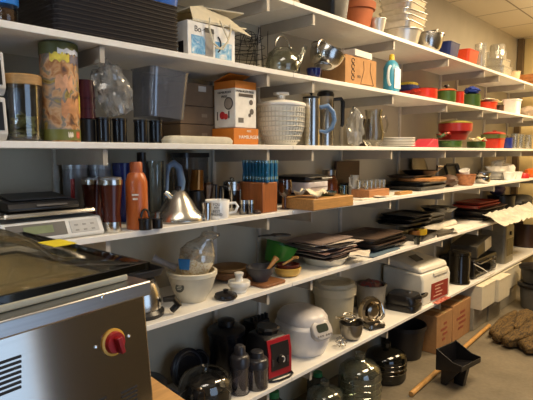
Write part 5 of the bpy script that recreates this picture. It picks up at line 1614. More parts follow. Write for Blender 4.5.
for k_, (dx_, dy_, sx_, sy_, zz_, c_, lb_) in enumerate(((0.0, 0.13, 0.10, 0.13, zz * 0 + z0 + 0.046, '#d2cabc', 'white paper scrap drooping before the paper pile'),)):
    solo('paper_scrap', lb_, 'paper', MB().sheet(sx_, sy_, 0.03, 110 + k_, 0.002, 10, 10, freq=22), mat(c_, 0.6), (0.01, p.y + dy_, zz_), 0.5)
# dark tray pile with blue sheet
y1 = pos(345, -0.05, ZE).y
y2 = pos(402, -0.05, ZE).y
p = pos(372, -0.16, ZE)
solo('blue_folder', 'blue-grey folder under the pile of brown trays', 'folder', MB().sheet(0.30, 0.36, 0.008, 60, 0.004), mat('#5a6f80', 0.5), (-0.16, pos(360, -0.16, ZE).y + 0.05, z0), R(3))
for i, (m, lab) in enumerate(((mat('#2b211d', 0.4), 'lowest dark brown tray on the blue-grey folder'), (mat('#4a382e', 0.45), 'mid brown tray, second in the pile on the blue folder'), (mat('#211c1b', 0.35), 'black tray, third in the pile on the blue folder'), (mat('#56453a', 0.45), 'taupe tray, topmost in the pile on the blue folder'))):
    solo('serving_tray', lab, 'tray', MB().loft(trayp(0.27, 0.40, 0.020, 0.003, 0.012, 0.03, 0.006)), m, (-0.175 + 0.006 * (i % 2), pos(372, -0.16, ZE).y + 0.04 - 0.02 * i, z0 + 0.0135 + i * 0.021), R((-2, 2, -1, 3)[i]))
p = pos(388, -0.30, ZE)
for i, lab in enumerate(('lower black baking sheet standing out behind the brown tray pile', 'middle black baking sheet behind the brown tray pile', 'upper black baking sheet behind the brown tray pile')):
    solo('baking_sheet', lab, 'baking sheet', MB().loft(trayp(0.25, 0.34, 0.018, 0.003, 0.010, 0.03, 0.006)), BLACK, (-0.205, pos(402, -0.20, ZE).y + 0.03 + 0.03 * i, z0 + 0.0985 + i * 0.024), R(-3 + 2 * i))
# black plastic pieces and yellow tape, scissors
p = pos(412, -0.09, ZE)
yq = p.y + 0.13
t = T('roasting_pan', 'low black roasting pan at the shelf edge beside the brown tray pile', 'pan', (-0.11, yq, z0), R(4))
MB().loft(trayp(0.18, 0.30, 0.045, 0.003, 0.012, 0.03, 0.006)).build('pan_body', BLACK, t)
solo('tape_roll', 'yellow adhesive tape roll lying in the low black roasting pan', 'tape', MB().lathe([(0.025, 0), (0.042, 0), (0.042, 0.05), (0.025, 0.05), (0.025, 0)], 28), mat('#c0a02a', 0.35), (-0.12, yq + 0.06, z0 + 0.006))
solo('tape_roll', 'brown adhesive tape roll beside the yellow tape in the black pan', 'tape', MB().lathe([(0.025, 0), (0.038, 0), (0.038, 0.05), (0.025, 0.05), (0.025, 0)], 28), mat('#7a5228', 0.35), (-0.12, yq - 0.04, z0 + 0.006))
t = T('green_glass', 'small dark green glass at the shelf edge before the black pan', 'glass', (-0.0, 0, 0))
bpy.data.objects.remove(t)
p = pos(405, -0.03, ZE)
solo('green_glass', 'small dark green glass at the shelf edge before the brown trays', 'glass', MB().lathe(cup(0.018, 0.022, 0.05, 0.002), 20), glass('#5f7a62', 0.15, 0.03, 0.2, '#2a3a2a'), (-0.012, yq - 0.22, z0))
p = pos(434, -0.06, ZE)
t = T('garden_shears', 'grey oval metal grater lying on the shelf past the black roasting pan', 'grater', (-0.075, yq + 0.30, z0), R(-8))
MB().loft([(0.09, 0.20, 0.04, 0), (0.10, 0.22, 0.045, 0.012), (0.07, 0.18, 0.03, 0.02)]).build('grater_body', mat('#6a655c', 0.35, 0.6), t)
MB().tube([(0.0, 0.11, 0.012), (0.0, 0.16, 0.016)], [0.008, 0.010], 8).build('handle', BLACK, t)
def utensil(lab, px, X_, rz_, m_, blade, name='spatula'):
    q = pos(px, X_, ZE)
    u = T(name, lab, name, (X_, q.y, z0), rz_)
    MB().tube([(0, -0.14, 0.007), (0, -0.02, 0.007), (0, 0.04, 0.005)], [0.008, 0.007, 0.004], 8).build('handle', BLACK, u)
    MB().loft([(blade, 0.11, 0.015, 0), (blade, 0.11, 0.015, 0.003)]).move((0, 0.096, 0.002)).build('blade', m_, u)
utensil('black spatula lying at the shelf edge before the low black roasting pan', 402, 0.0 - 0.03, R(-8), BLACK, 0.05) if False else None
utensil('steel-bladed spatula lying at the shelf edge past the metal grater', 447, -0.018, R(-3), STEEL_D, 0.03)
# long white book/roll and black pans
p = pos(447, -0.10, ZE)
solo('paper_roll', 'roll of white paper lying along the shelf behind the metal grater', 'paper roll', MB().lathe([(0, -0.28), (0.026, -0.28), (0.026, 0.28), (0, 0.28)], 24, axis='y').move((0, 0, 0.0262)), PAPER, (-0.165, yq + 0.46, z0))
solo('paper_stack', 'flat white paper pad in front of the white paper roll', 'paper', MB().loft([(0.11, 0.30, 0.004, 0), (0.11, 0.30, 0.004, 0.014)]), PAPER, (-0.080, yq + 0.62, z0), R(-3))
for i, lab in enumerate(('lowest black griddle pan behind the white paper roll', 'middle black griddle pan behind the white paper roll', 'topmost black griddle pan behind the white paper roll')):
    t = T('griddle_pan', lab, 'pan', (-0.255, yq + 0.42 + 0.03 * i, z0 + 0.06 * 0 + i * 0.046))
    MB().loft(trayp(0.13, 0.36, 0.045, 0.003, 0.008, 0.02, 0.004)).build('pan_body', BLACK, t)
t = T('large_skillet', 'wide black skillet lying on the black griddle pans', 'skillet', (-0.19, yq + 0.50, z0 + 0.139))
MB().lathe([(0, 0), (0.10, 0), (0.135, 0.03), (0.138, 0.032), (0.132, 0.032), (0.098, 0.004), (0, 0.004)], 36).build('pan_body', BLACK, t)
MB().tube([(0.10, -0.09, 0.026), (0.14, -0.15, 0.04), (0.15, -0.22, 0.044)], 0.009, 8).build('handle', STEEL_D, t)
# far pile: trays, red tray, plastic bags
yy = pos(480, -0.18, ZE).y
cols_ = [('#231d1b', 'dark brown'), ('#2d2a2a', 'charcoal'), ('#1c191a', 'black'), ('#3a2a24', 'chestnut')]
for i, (c_, cname) in enumerate(cols_):
    solo('serving_tray', '%s tray, number %s up in the far tray pile by the red tray' % (cname, ('one', 'two', 'three', 'four')[i]), 'tray', MB().loft(trayp(0.26, 0.60, 0.024, 0.003, 0.012, 0.03, 0.006)), mat(c_, 0.35), (-0.212, yy + 0.10 + 0.03 * (i % 2), z0 + i * 0.0252), R((1, -2, 2, 0)[i]))
zz = z0 + 4 * 0.0252 + 0.004
solo('red_tray', 'dark red tray on top of the far tray pile', 'tray', MB().loft(trayp(0.24, 0.52, 0.024, 0.003, 0.012, 0.03, 0.006)), mat('#7a2018', 0.35), (-0.222, yy + 0.02, zz), R(-1.5))
solo('red_tray', 'brick red tray lying in the dark red tray on the far pile', 'tray', MB().loft(trayp(0.22, 0.48, 0.02, 0.003, 0.010, 0.03, 0.004)), mat('#8d3222', 0.4), (-0.222, yy + 0.04, zz + 0.0255), R(-1.5))
# crumpled white plastic sheet at the edge
PLB = glass('#eeeeea', 0.12, 0.15, 0.62, '#e6e2d6')
PLW = mat('#c3beb2', 0.3, 0, 0.04, 20)
ps_ = MB().sheet(0.20, 1.30, 0.05, 77, 0.003, 22, 70, freq=11).turn('Y', R(24)).ground()
solo('plastic_sheet', 'crumpled milky plastic sheet spilling over the shelf edge by the far trays', 'plastic sheet', ps_, PLW, (0.030, yy + 0.34, z0 - 0.022), R(0), sharp=25)
solo('plastic_sheet', 'smaller milky plastic bag flattened in front of the far tray pile', 'plastic bag', MB().sheet(0.10, 0.40, 0.05, 78, 0.003, 14, 24, freq=14), PLB, (0.022, yy - 0.12, z0 + 0.001), R(1), sharp=25) if False else None
yp = pos(524, -0.2, ZE).y
solo('crock_pot', 'deep black pot at the back past the far tray pile', 'pot', MB().lathe(cup(0.12, 0.13, 0.16, 0.004), 28), BLACK, (-0.215, yy + 0.66, z0))
solo('purple_cloth', 'purple-grey cloth bunched in the deep black pot', 'cloth', MB().blob(0.075, 0.11, 0.06, 0.25, 15), mat('#5d506a', 0.8), (-0.255, yy + 0.66, z0 + 0.163))
solo('black_bag', 'black holdall hanging over the end of the shelf', 'bag', MB().blob(0.13, 0.22, 0.075, 0.3, 22), BLACKM, (-0.17, yy + 1.08, z0))
# ================================================================== lowest shelf
z0 = ZF + E0
# black pots at the near end, partly behind the table
p = pos(156, -0.19, ZF)
t = T('stock_pot', 'black pot lowest at the near end beside the wooden table', 'pot', (-0.20, p.y - 0.05, z0))
MB().lathe(cup(0.085, 0.09, 0.14, 0.003, 0.004), 28).build('pot_body', BLACK, t)
MB().lathe([(0.093, 0.1405), (0.08, 0.155), (0.02, 0.165), (0.02, 0.185), (0, 0.187), (0, 0.1405)], 28).build('lid', BLACK, t)
p = pos(170, -0.09, ZF)
t = T('blue_crate', 'dark blue plastic box between the black pot and the black steamer', 'box', (-0.048, pos(164, -0.048, ZF).y + 0.005, z0))
MB().loft(trayp(0.075, 0.09, 0.15, 0.003, 0.006, 0.015, 0.003)).build('box_body', mat('#161c36', 0.4), t)
# round black lids standing on edge
for (px, X_, r, lab) in ((181, -0.285, 0.085, 'large round black lid standing on edge against its twin'), (192, -0.328, 0.062, 'round black lid standing on edge behind the clear domed lid')):
    p = pos(px, X_, ZF)
    dl = MB().lathe([(0, 0), (r, 0), (r + 0.004, 0.008), (r - 0.004, 0.016), (r * 0.7, 0.02), (r * 0.66, 0.016), (0, 0.018)], 40, axis='x').turn('Y', R(-12)).ground()
    t = T('pan_cover', lab, 'lid', (p.x, p.y + 0.03, z0))
    dl.build('lid_body', mat('#1a1a20', 0.3), t)
    rd_ = MB().tube(arc((0, 0, 0), r * 0.86, 0, 351, 39, 'yz'), 0.003, 6, True).turn('Y', R(-12)).ground(0.016).move((0.02, 0, 0))
    rd_.build('ridge', mat('#3a3a42', 0.3), t)
# clear dome
X = -0.115
p = pos(212, X, ZF)
m_ = mm(p)
t = T('cake_dome', 'large clear domed lid over a black dish at the near end', 'cake dome', (-0.122, p.y - 0.03, z0))
MB().lathe([(0, 0), (0.10, 0), (0.108, 0.012), (0.108, 0.02), (0, 0.02)], 36).build('black_dish', BLACK, t)
dm = MB().lathe([(0.111, 0.0205), (0.113, 0.03), (0.112, 0.075), (0.104, 0.105), (0.085, 0.126), (0.05, 0.137), (0.0, 0.14)], 40)
dm.build('dome', glass('#d4d4d0', 0.11, 0.03), t)
MB().lathe([(0, 0.1405), (0.012, 0.1405), (0.010, 0.15), (0.018, 0.158), (0, 0.163)], 18).build('knob', glass('#b4b4b0', 0.15, 0.03), t)
MB().blob(0.07, 0.075, 0.03, 0.5, 13, (0, 0, 0.021)).build('dark_insert', CHAR, t)
# black ring pot
X = -0.265
p = pos(228, X, ZF)
m_ = mm(p)
h = hh(225, 318, X, ZF)
t = T('food_processor', 'black round food processor bowl with wide lid against the wall', 'food processor', (-0.262, p.y - 0.012, z0))
MB().lathe([(0, 0), (0.075, 0), (0.08, 0.02), (0.075, h * 0.40), (0.080, h * 0.45), (0.082, h * 0.72), (0, h * 0.72)], 32).build('bowl_body', mat('#121317', 0.25), t)
MB().lathe([(0, h * 0.721), (0.088, h * 0.721), (0.090, h * 0.80), (0.07, h * 0.86), (0.04, h * 0.87), (0.04, h * 0.97), (0.02, h), (0, h)], 32).build('lid', BLACK, t)
# clear jug and grinder cup
X = -0.075
for (px, X_, r, top, lab, dk) in ((240, -0.075, 0.042, 345, 'clear blender jug with black collar beside the domed lid', 0), (257, -0.056, 0.050, 350, 'squat clear blender cup with dark lid at the shelf edge', 1)):
    p = pos(px, X_, ZF)
    h = hh(px, top, X_, ZF)
    t = T('blender_cup', lab, 'blender cup', (p.x, p.y, z0))
    MB().lathe([(0, 0), (r * 0.97, 0), (r, 0.006), (r, h * 0.56), (r * 0.96, h * 0.56), (r * 0.96, 0.010), (0, 0.008)], 28).build('cup_body', glass('#d5d2d8', 0.10, 0.03, 0.04, '#a8a6ae'), t)
    MB().lathe([(0, h * 0.565), (r * 1.02, h * 0.565), (r * 1.02, h * 0.74), (r * 0.85, h * 0.80), (r * 0.62, h * 0.82), (r * 0.58, h * 0.96), (r * 0.4, h), (0, h)], 28).build('lid', mat('#2c2b2f', 0.3), t)
    if dk: MB().lathe([(0, 0.02), (r * 0.35, 0.02), (r * 0.35, h * 0.45), (0, h * 0.5)], 16).build('blade_holder', BLACK, t)
# red blender base with black top and cable
X = -0.10
p = pos(276, X, ZF)
yl, yr = pos(262, -0.02, ZF).y, pos(292, -0.02, ZF).y
h = hh(276, 336, -0.05, ZF)
yc = (yl + yr) / 2 + 0.015
yc += 0.03
t = T('blender', 'red and black blender base with big round dial', 'blender', (-0.132, yc + 0.01, z0), R(-8))
w_ = (yr - yl) * 0.72
h *= 0.95
MB().loft([(0.185, w_ * 1.0, 0.02, 0), (0.18, w_, 0.02, h * 0.55), (0.15, w_ * 0.9, 0.02, h * 0.95), (0.13, w_ * 0.8, 0.03, h)], 6).build('base_body', CHAR, t)
MB().prism([(0.0915, h * 0.06), (0.0935, h * 0.06), (0.0925, h * 0.66), (0.080, h * 0.97), (0.074, h * 0.97), (0.0875, h * 0.60)], -w_ * 0.47, w_ * 0.47, 'y').build('red_front', mat('#9c1a26', 0.3), t, bev=0.002)
MB().prism([(0.0925, h * 0.22), (0.0955, h * 0.22), (0.0945, h * 0.66), (0.0865, h * 0.87), (0.083, h * 0.87), (0.0905, h * 0.60)], -w_ * 0.36, w_ * 0.36, 'y').build('control_panel', mat('#1c1a1c', 0.35), t)
MB().lathe([(0, 0), (0.022, 0), (0.020, 0.010), (0, 0.012)], 24, axis='x').move((0.0945, 0.0, h * 0.47)).build('dial', BLACK, t)
MB().tube(arc((0.1065, 0.0, h * 0.47), 0.015, -60, 100, 10, 'yz'), 0.003, 6).build('dial_mark', mat('#cfcac4', 0.3), t)
MB().box((0.0955, -w_ * 0.30, h * 0.42), (0.003, 0.012, 0.03)).build('switch', mat('#3a3436', 0.4), t)
MB().box((0.0955, w_ * 0.29, h * 0.42), (0.003, 0.012, 0.03)).build('switch', mat('#3a3436', 0.4), t)
cup_ = MB().lathe([(0, h + 0.0005), (0.05, h + 0.0005), (0.056, h + 0.02), (0.05, h + 0.03), (0, h + 0.03)], 20, flute=(0, 0.05)); cup_.build('coupling', BLACK, t)
cb_ = MB().tube([(0.02, w_ * 0.42 + 0.012, 0.012), (0.06, w_ * 0.45 + 0.02, 0.006), (0.105, w_ * 0.45, 0.0055), (0.122, w_ * 0.2, 0.0055), (0.124, -w_ * 0.2, 0.0055), (0.115, -w_ * 0.4, 0.0055), (0.10, -w_ * 0.52, 0.0055)], 0.005, 8)
cb_.build('power_cable', BLACK, t)
p = pos(262, -0.28, ZF)
t = T('meat_grinder', 'black motor base with jagged clips behind the red blender', 'appliance', (-0.30, p.y - 0.02, z0))
mg = MB().loft([(0.10, 0.12, 0.02, 0), (0.10, 0.12, 0.02, 0.16), (0.09, 0.12, 0.02, 0.19)])
for k in range(5): mg.box((0.02, -0.05 + 0.025 * k, 0.20), (0.02, 0.010, 0.03))
mg.build('appliance_body', BLACKM, t)
# rice cooker
X = -0.19
p = pos(302, X, ZF)
ya, yb = pos(276, -0.06, ZF).y, pos(331, -0.06, ZF).y
h = hh(300, 305, -0.20, ZF)
ycc = pos(301, -0.175, ZF).y
t = T('rice_cooker', 'rounded white rice cooker with grey control panel', 'rice cooker', (-0.176, ycc + 0.01, z0), R(-10))
RCW = mat('#dcd8d4', 0.3, 0, 0.02)
L, W = 0.30, 0.25
MB().loft([(L * 0.80, W * 0.80, 0.09, 0), (L * 0.84, W * 0.84, 0.10, 0.008), (L * 0.97, W * 0.97, 0.11, h * 0.25), (L, W, 0.11, h * 0.45), (L * 0.99, W * 0.99, 0.11, h * 0.62)], 8, cap1=False).loft([(L * 0.99, W * 0.99, 0.11, h * 0.62), (L * 0.94, W * 0.94, 0.11, h * 0.70), (L * 0.93, W * 0.93, 0.11, h * 0.705)], 8, cap0=False).build('cooker_body', RCW, t, sharp=60)
MB().loft([(L * 0.95, W * 0.95, 0.115, h * 0.71), (L * 0.93, W * 0.93, 0.115, h * 0.82), (L * 0.80, W * 0.80, 0.10, h * 0.92), (L * 0.5, W * 0.5, 0.05, h * 0.99), (L * 0.2, W * 0.2, 0.02, h)], 8).build('lid', mat('#c6c2c0', 0.35, 0, 0.02), t, sharp=60)
MB().box((0, 0.0, 0.0005), (0.02, 0.02, 0.001)).build('foot', BLACK, t) if False else None
cpn = MB().loft([(0.10, 0.13, 0.045, -0.015), (0.10, 0.13, 0.045, 0.012), (0.088, 0.118, 0.04, 0.016)], 8).turn('Y', R(60)).move((L / 2 - 0.008, 0.0, h * 0.62))
cpn.build('control_panel', mat('#b2aeab', 0.3), t, sharp=60)
MB().loft([(0.04, 0.075, 0.012, 0.0162), (0.04, 0.075, 0.012, 0.0182)], 6).turn('Y', R(60)).move((L / 2 - 0.012, 0.0, h * 0.645)).build('display', mat('#3a4038', 0.15), t)
MB().loft([(0.016, 0.05, 0.008, 0.0), (0.016, 0.05, 0.008, 0.012)], 6).turn('Y', R(30)).move((L / 2 - 0.038, 0.0, h * 0.80)).build('latch', WHITE, t)
bt = MB()
for k in range(3):
    for s_ in (-1, 1):
        q = MB().lathe([(0, 0), (0.005, 0), (0.005, 0.003), (0, 0.003)], 10).move((0.03 - 0.0 * k, s_ * (0.012 + 0.016 * k), 0.016)).turn('Y', R(60)).move((L / 2 - 0.008, 0, h * 0.62)); bt.add(q.v, q.f)
bt.build('buttons', mat('#77736f', 0.4), t)
MB().loft([(0.012, 0.05, 0.005, 0), (0.012, 0.05, 0.005, 0.012)]).move((L * 0.47, -0.075, h * 0.66)).build('side_vent', mat('#55524f', 0.5), t) if False else None
# cream bucket with lid
X = -0.22
p = pos(331, X, ZF)
m_ = mm(p)
hT = hh(331, 283, X, ZF)
t = T('plastic_bucket', 'cream plastic bucket with wide lid behind the steel bowl', 'bucket', (-0.235, p.y + 0.05, z0))
BC = mat('#b3aa90', 0.45, 0, 0.03)
MB().lathe([(0, 0), (0.105, 0), (0.118, hT * 0.75), (0, hT * 0.75)], 36).build('bucket_body', BC, t)
MB().lathe([(0, hT * 0.751), (0.128, hT * 0.751), (0.130, hT * 0.90), (0.120, hT * 0.93), (0.118, hT * 0.99), (0.10, hT), (0.09, hT * 0.94), (0, hT * 0.94)], 36).build('lid', mat('#bdb49a', 0.45, 0, 0.03), t)
# steel bowl with whisks
X = -0.065
p = pos(353, X, ZF)
t = T('steel_bowl', 'steel bowl with a balloon whisk lying across it at the shelf edge', 'bowl', (p.x, p.y - 0.02, z0))
MB().lathe(bowlp(0.066, 0.09, 0.003, 0.5, 7, 0.004), 32).build('bowl_body', STEEL_D, t)
p0 = p
wk = MB()
for k in range(6):
    a = PI * k / 6
    pts = []
    for i in range(15):
        u = 2 * PI * i / 15
        rr = 0.028 * math.sin(u)
        zz = 0.045 - 0.055 * math.cos(u)
        pts.append((rr * math.cos(a), rr * math.sin(a), zz))
    wk.tube(pts, 0.0014, 5, True)
wk.tube([(0, 0, 0.095), (0, 0, 0.16)], 0.008, 8)
wk.turn('X', R(78)).turn('Z', R(10)).ground()
solo('whisk', 'steel balloon whisk lying across the steel bowl', 'whisk', wk, STEEL, (p.x + 0.0, p.y + 0.01, z0 + 0.0945), R(-15))
wk2 = MB()
for k in range(5):
    a = PI * k / 5
    wk2.tube([(0.03 * math.sin(2 * PI * i / 15) * math.cos(a), 0.03 * math.sin(2 * PI * i / 15) * math.sin(a), 0.03 - 0.03 * math.cos(2 * PI * i / 15)) for i in range(15)], 0.0018, 5, True)
wk2.turn('X', R(80)).ground()
solo('whisk', 'loose wire beater lying in front of the cream bucket', 'whisk', wk2, STEEL, (p.x + 0.02, p.y - 0.135, z0), R(20))
# round chrome juicer / slicer
X = -0.075
p = pos(374, X, ZF)
h = hh(374, 297, X, ZF)
t = T('chrome_slicer', 'chrome round-bladed food slicer on a steel foot', 'slicer', (p.x - 0.02, p.y - 0.01, z0), R(-18))
MB().loft([(0.15, 0.13, 0.02, 0.012), (0.14, 0.12, 0.02, 0.03)]).build('foot_plate', STEEL_D, t)
ft = 0
for sx_ in (-1, 1):
    for sy_ in (-1, 1):
        MB().lathe([(0, 0), (0.011, 0), (0.011, 0.0118), (0, 0.0118)], 12).move((sx_ * 0.058, sy_ * 0.048, 0)).build('foot', BLACK, t)
MB().box((-0.045, 0, 0.03 + (h - 0.06) / 2), (0.03, 0.05, h - 0.06)).build('column', STEEL_D, t, bev=0.006)
zr = h - 0.085
MB().lathe([(0, 0.0), (0.065, 0.0), (0.082, 0.012), (0.085, 0.03), (0.078, 0.045), (0.06, 0.05), (0.055, 0.034), (0.02, 0.03), (0.018, 0.048), (0, 0.05)], 40, axis='x').move((-0.029, 0, zr)).build('blade_housing', mat('#bdb4a6', 0.12, 1.0, 0.03), t)
MB().lathe([(0, 0), (0.040, 0), (0.046, 0.006), (0.03, 0.014), (0, 0.016)], 9, axis='x').move((0.022, 0, zr)).build('blade_hub', mat('#8d857a', 0.18, 1.0), t, sharp=20)
MB().tube([(-0.01, 0.088, zr + 0.03), (0.0, 0.105, zr - 0.03), (0.01, 0.095, 0.05), (0.01, 0.06, 0.022)], 0.009, 8).build('side_arm', STEEL, t)
# pale tub with red things behind
X = -0.25
p = pos(372, X, ZF)
h = hh(372, 284, X, ZF)
t = T('plastic_tub', 'pale grey open tub of small tools behind the chrome slicer', 'tub', (-0.262, p.y - 0.0, z0))
MB().lathe(cup(0.085, 0.10, h, 0.004, 0.006), 32).build('tub_body', mat('#8f8a80', 0.45), t)
solo('red_packet', 'red and blue packets sticking out of the pale grey tub', 'packet', MB().blob(0.06, 0.07, 0.05, 0.5, 33), collage('tub_stuff', ['#2a2c34', '#3d4450', '#8a2a24', '#4a4540', '#6a6258'], 30), (-0.25, p.y + 0.03, z0 + h * 0.55)) if False else None
st_ = MB().blob(0.075, 0.08, 0.045, 0.4, 33)
st_.v = [(a_, b_, c_) for a_, b_, c_ in st_.v]
st_.move((0, 0, h * 0.62)).build('contents', collage('tub_stuff', ['#2a2c34', '#3d4450', '#8a2a24', '#4a4540', '#6a6258'], 30), t)
# black waffle maker / iron at the edge
X = -0.13
p = pos(407, X, ZF)
t = T('sandwich_press', 'black sandwich press with raised handle beside the white bread machine', 'sandwich press', (-0.11, p.y - 0.09, z0), R(6))
MB().loft([(0.20, 0.18, 0.04, 0), (0.21, 0.19, 0.04, 0.03), (0.20, 0.18, 0.04, 0.045)], 6).build('lower_plate', BLACK, t)
MB().loft([(0.20, 0.18, 0.04, 0.047), (0.21, 0.19, 0.05, 0.075), (0.18, 0.17, 0.05, 0.105), (0.10, 0.10, 0.04, 0.112)], 6).build('lid', BLACK, t)
MB().tube([(0.10, -0.06, 0.095), (0.135, -0.055, 0.11), (0.145, 0, 0.113), (0.135, 0.055, 0.11), (0.10, 0.06, 0.095)], 0.010, 8).build('handle', BLACK, t)
MB().lathe([(0, 0), (0.02, 0), (0.018, 0.006), (0, 0.008)], 16).move((0.03, 0.02, 0.1115)).build('dial', STEEL_D, t)
# bread machine
y_c = pos(424, -0.01, ZF).y
y_l = pos(397, -0.20, ZF).y
ya, yb = pos(423, -0.02, ZF).y, pos(448, -0.02, ZF).y
h = hh(430, 262, -0.06, ZF)
hT = hh(415, 247, -0.20, ZF)
t = T('bread_machine', 'white bread machine with sloping lid and a red label', 'bread machine', (-0.175, (ya + yb) / 2 + 0.01, z0), R(-3))
wB, dB = (yb - ya) * 0.98, 0.31
BM = mat('#d4d0c4', 0.4, 0, 0.02)
MB().prism([(-dB / 2, 0), (dB / 2, 0), (dB / 2 + 0.004, h * 0.62), (dB / 2 - 0.012, h * 0.78), (-dB / 2, h * 0.86)], -wB / 2, wB / 2, 'y').build('machine_body', BM, t, bev=0.012)
MB().prism([(-dB / 2 + 0.004, h * 0.865), (dB / 2 - 0.014, h * 0.785), (dB / 2 - 0.03, h * 0.93), (-dB / 2 + 0.02, h * 1.06)], -wB / 2 + 0.006, wB / 2 - 0.006, 'y').build('lid', BM, t, bev=0.014)
MB().box((-0.02, -0.02, 0), (0.07, 0.10, 0.003)).turn('Y', R(24.5), (0, 0, 0)).move((0.02, 0, h * 1.005)).build('window', mat('#2a2823', 0.2), t)
MB().box((dB / 2 + 0.003, wB * 0.12, h * 0.70), (0.012, wB * 0.5, 0.022)).turn('Y', R(-10), (dB / 2, 0, h * 0.70)).build('lid_grip', mat('#c3bfb3', 0.4), t, bev=0.003)
lab_ = MB().box((dB / 2 + 0.0035, wB * 0.10, h * 0.28), (0.002, wB * 0.62, h * 0.42)); lab_.build('red_label', mat('#8a2a22', 0.5), t)
l2_ = MB()
for k in range(4):
    q = MB().box((dB / 2 + 0.0052, wB * (0.02 + 0.05 * (k % 2)), h * (0.15 + 0.085 * k)), (0.001, wB * (0.30 - 0.05 * (k % 3)), h * 0.025)); l2_.add(q.v, q.f)
l2_.build('lettering', mat('#c9a08a', 0.5), t)
p = pos(438, -0.025, ZF)
solo('red_leaflet', 'red printed leaflet lying at the shelf edge under the bread machine', 'leaflet', MB().box((0, 0, 0.0015), (0.042, 0.22, 0.003)), collage('leaflet', ['#6a1a16', '#9a3228', '#c98a78', '#7a1f1a'], 40), (0.004, (ya + yb) / 2 + 0.04, z0))
# black coffee maker
p = pos(457, -0.12, ZF)
h = hh(457, 250, -0.12, ZF)
t = T('coffee_maker', 'black cylindrical coffee maker beside the white bread machine', 'coffee maker', (-0.10, p.y - 0.02, z0))
MB().lathe([(0, 0), (0.085, 0), (0.088, 0.012), (0.08, 0.03), (0.078, h * 0.86), (0.085, h * 0.88), (0.085, h * 0.96), (0.06, h), (0, h)], 32).build('maker_body', mat('#17140f', 0.15), t)
MB().tube([(0.03, 0.08, h * 0.8), (0.04, 0.115, h * 0.78), (0.04, 0.115, h * 0.3), (0.03, 0.08, h * 0.25)], 0.010, 8).build('handle', BLACK, t)
MB().box((0.0805, 0, h * 0.55), (0.004, 0.02, h * 0.5)).build('gauge', mat('#6a655c', 0.2, 0.5), t)
# black toaster oven with silver tilted carton on top
yA, yB = pos(468, -0.02, ZF).y, pos(497, -0.02, ZF).y
h = hh(475, 262, -0.02, ZF)
t = T('toaster_oven', 'black toaster oven carrying the tilted grey box', 'toaster oven', (-0.185, (yA + yB) / 2 + 0.09, z0))
wT = (yB - yA) * 0.78
MB().box((0, 0, h / 2 + 0.006), (0.30, wT, h - 0.012)).build('oven_body', mat('#161412', 0.3), t, bev=0.008)
MB().box((0.1512, -0.06, h * 0.5), (0.003, wT * 0.66, h * 0.7)).build('door', mat('#0d0c0c', 0.1), t)
MB().tube([(0.154, -0.06 - wT * 0.25, h * 0.80), (0.172, -0.06 - wT * 0.25, h * 0.80), (0.172, -0.06 + wT * 0.25, h * 0.80), (0.154, -0.06 + wT * 0.25, h * 0.80)], 0.005, 8).build('handle', STEEL_D, t)
for k in range(3): MB().lathe([(0, 0), (0.014, 0), (0.012, 0.012), (0, 0.013)], 16, axis='x').move((0.1505, wT * 0.40, h * (0.25 + 0.25 * k))).build('knob', STEEL_D, t)
for sx_ in (-1, 1):
    for sy_ in (-1, 1):
        MB().lathe([(0, 0), (0.012, 0), (0.012, 0.0058), (0, 0.0058)], 10).move((sx_ * 0.12, sy_ * wT * 0.42, 0)).build('foot', BLACK, t)
MB().tube([(0.155, -wT * 0.55, 0.14), (0.185, -wT * 0.35, 0.09), (0.20, -wT * 0.1, 0.03), (0.19, wT * 0.05, 0.006), (0.175, wT * 0.35, 0.006), (0.16, wT * 0.5, 0.05)], 0.0035, 6).build('white_cable', WHITE, t)
t = T('grey_carton', 'grey silver box with pale end panel tilted on the toaster oven', 'box', (-0.16, (yA + yB) / 2 + 0.09, z0 + h + 0.002))
gc = MB().box((0, 0, 0.06), (0.22, 0.34, 0.10)).turn('X', R(9)).ground(); gc.build('carton', mat('#4a463e', 0.45), t, bev=0.003)
ge = MB().box((0.1108, 0.09, 0.06), (0.003, 0.15, 0.098)).turn('X', R(9)).move((0, 0, 0.019)); ge.build('end_panel', mat('#cfc8b2', 0.5), t)
ge = MB().box((0.1108, -0.09, 0.06), (0.003, 0.13, 0.06)).turn('X', R(9)).move((0, 0, 0.019)); ge.build('dark_panel', mat('#24211d', 0.3), t)
# silver toaster, brown pot
yA = pos(505, -0.04, ZF).y
t = T('toaster', 'tall grey metal appliance past the black toaster oven', 'appliance', (-0.16, yA + 0.12, z0))
MB().loft([(0.24, 0.26, 0.03, 0), (0.24, 0.26, 0.03, 0.34), (0.20, 0.22, 0.03, 0.37)]).build('appliance_body', mat('#8d8878', 0.4, 0.3), t)
MB().box((0.1207, 0, 0.15), (0.003, 0.18, 0.16)).build('door', mat('#1a1815', 0.25), t)
MB().lathe([(0, 0), (0.02, 0), (0.018, 0.014), (0, 0.015)], 16, axis='x').move((0.1203, 0, 0.28)).build('knob', BLACK, t)
yA = pos(528, -0.15, ZF).y
t = T('brown_pot', 'dark brown stock pot at the far end of the lowest shelf', 'pot', (-0.17, yA - 0.02, z0))
MB().lathe(cup(0.13, 0.135, 0.26, 0.004, 0.005), 32).build('pot_body', mat('#33211a', 0.3), t)

# ================================================================== floor
FZ = 0.0008
CB = glass('#e6eae4', 0.10, 0.02, 0.05, '#b0b4a4')


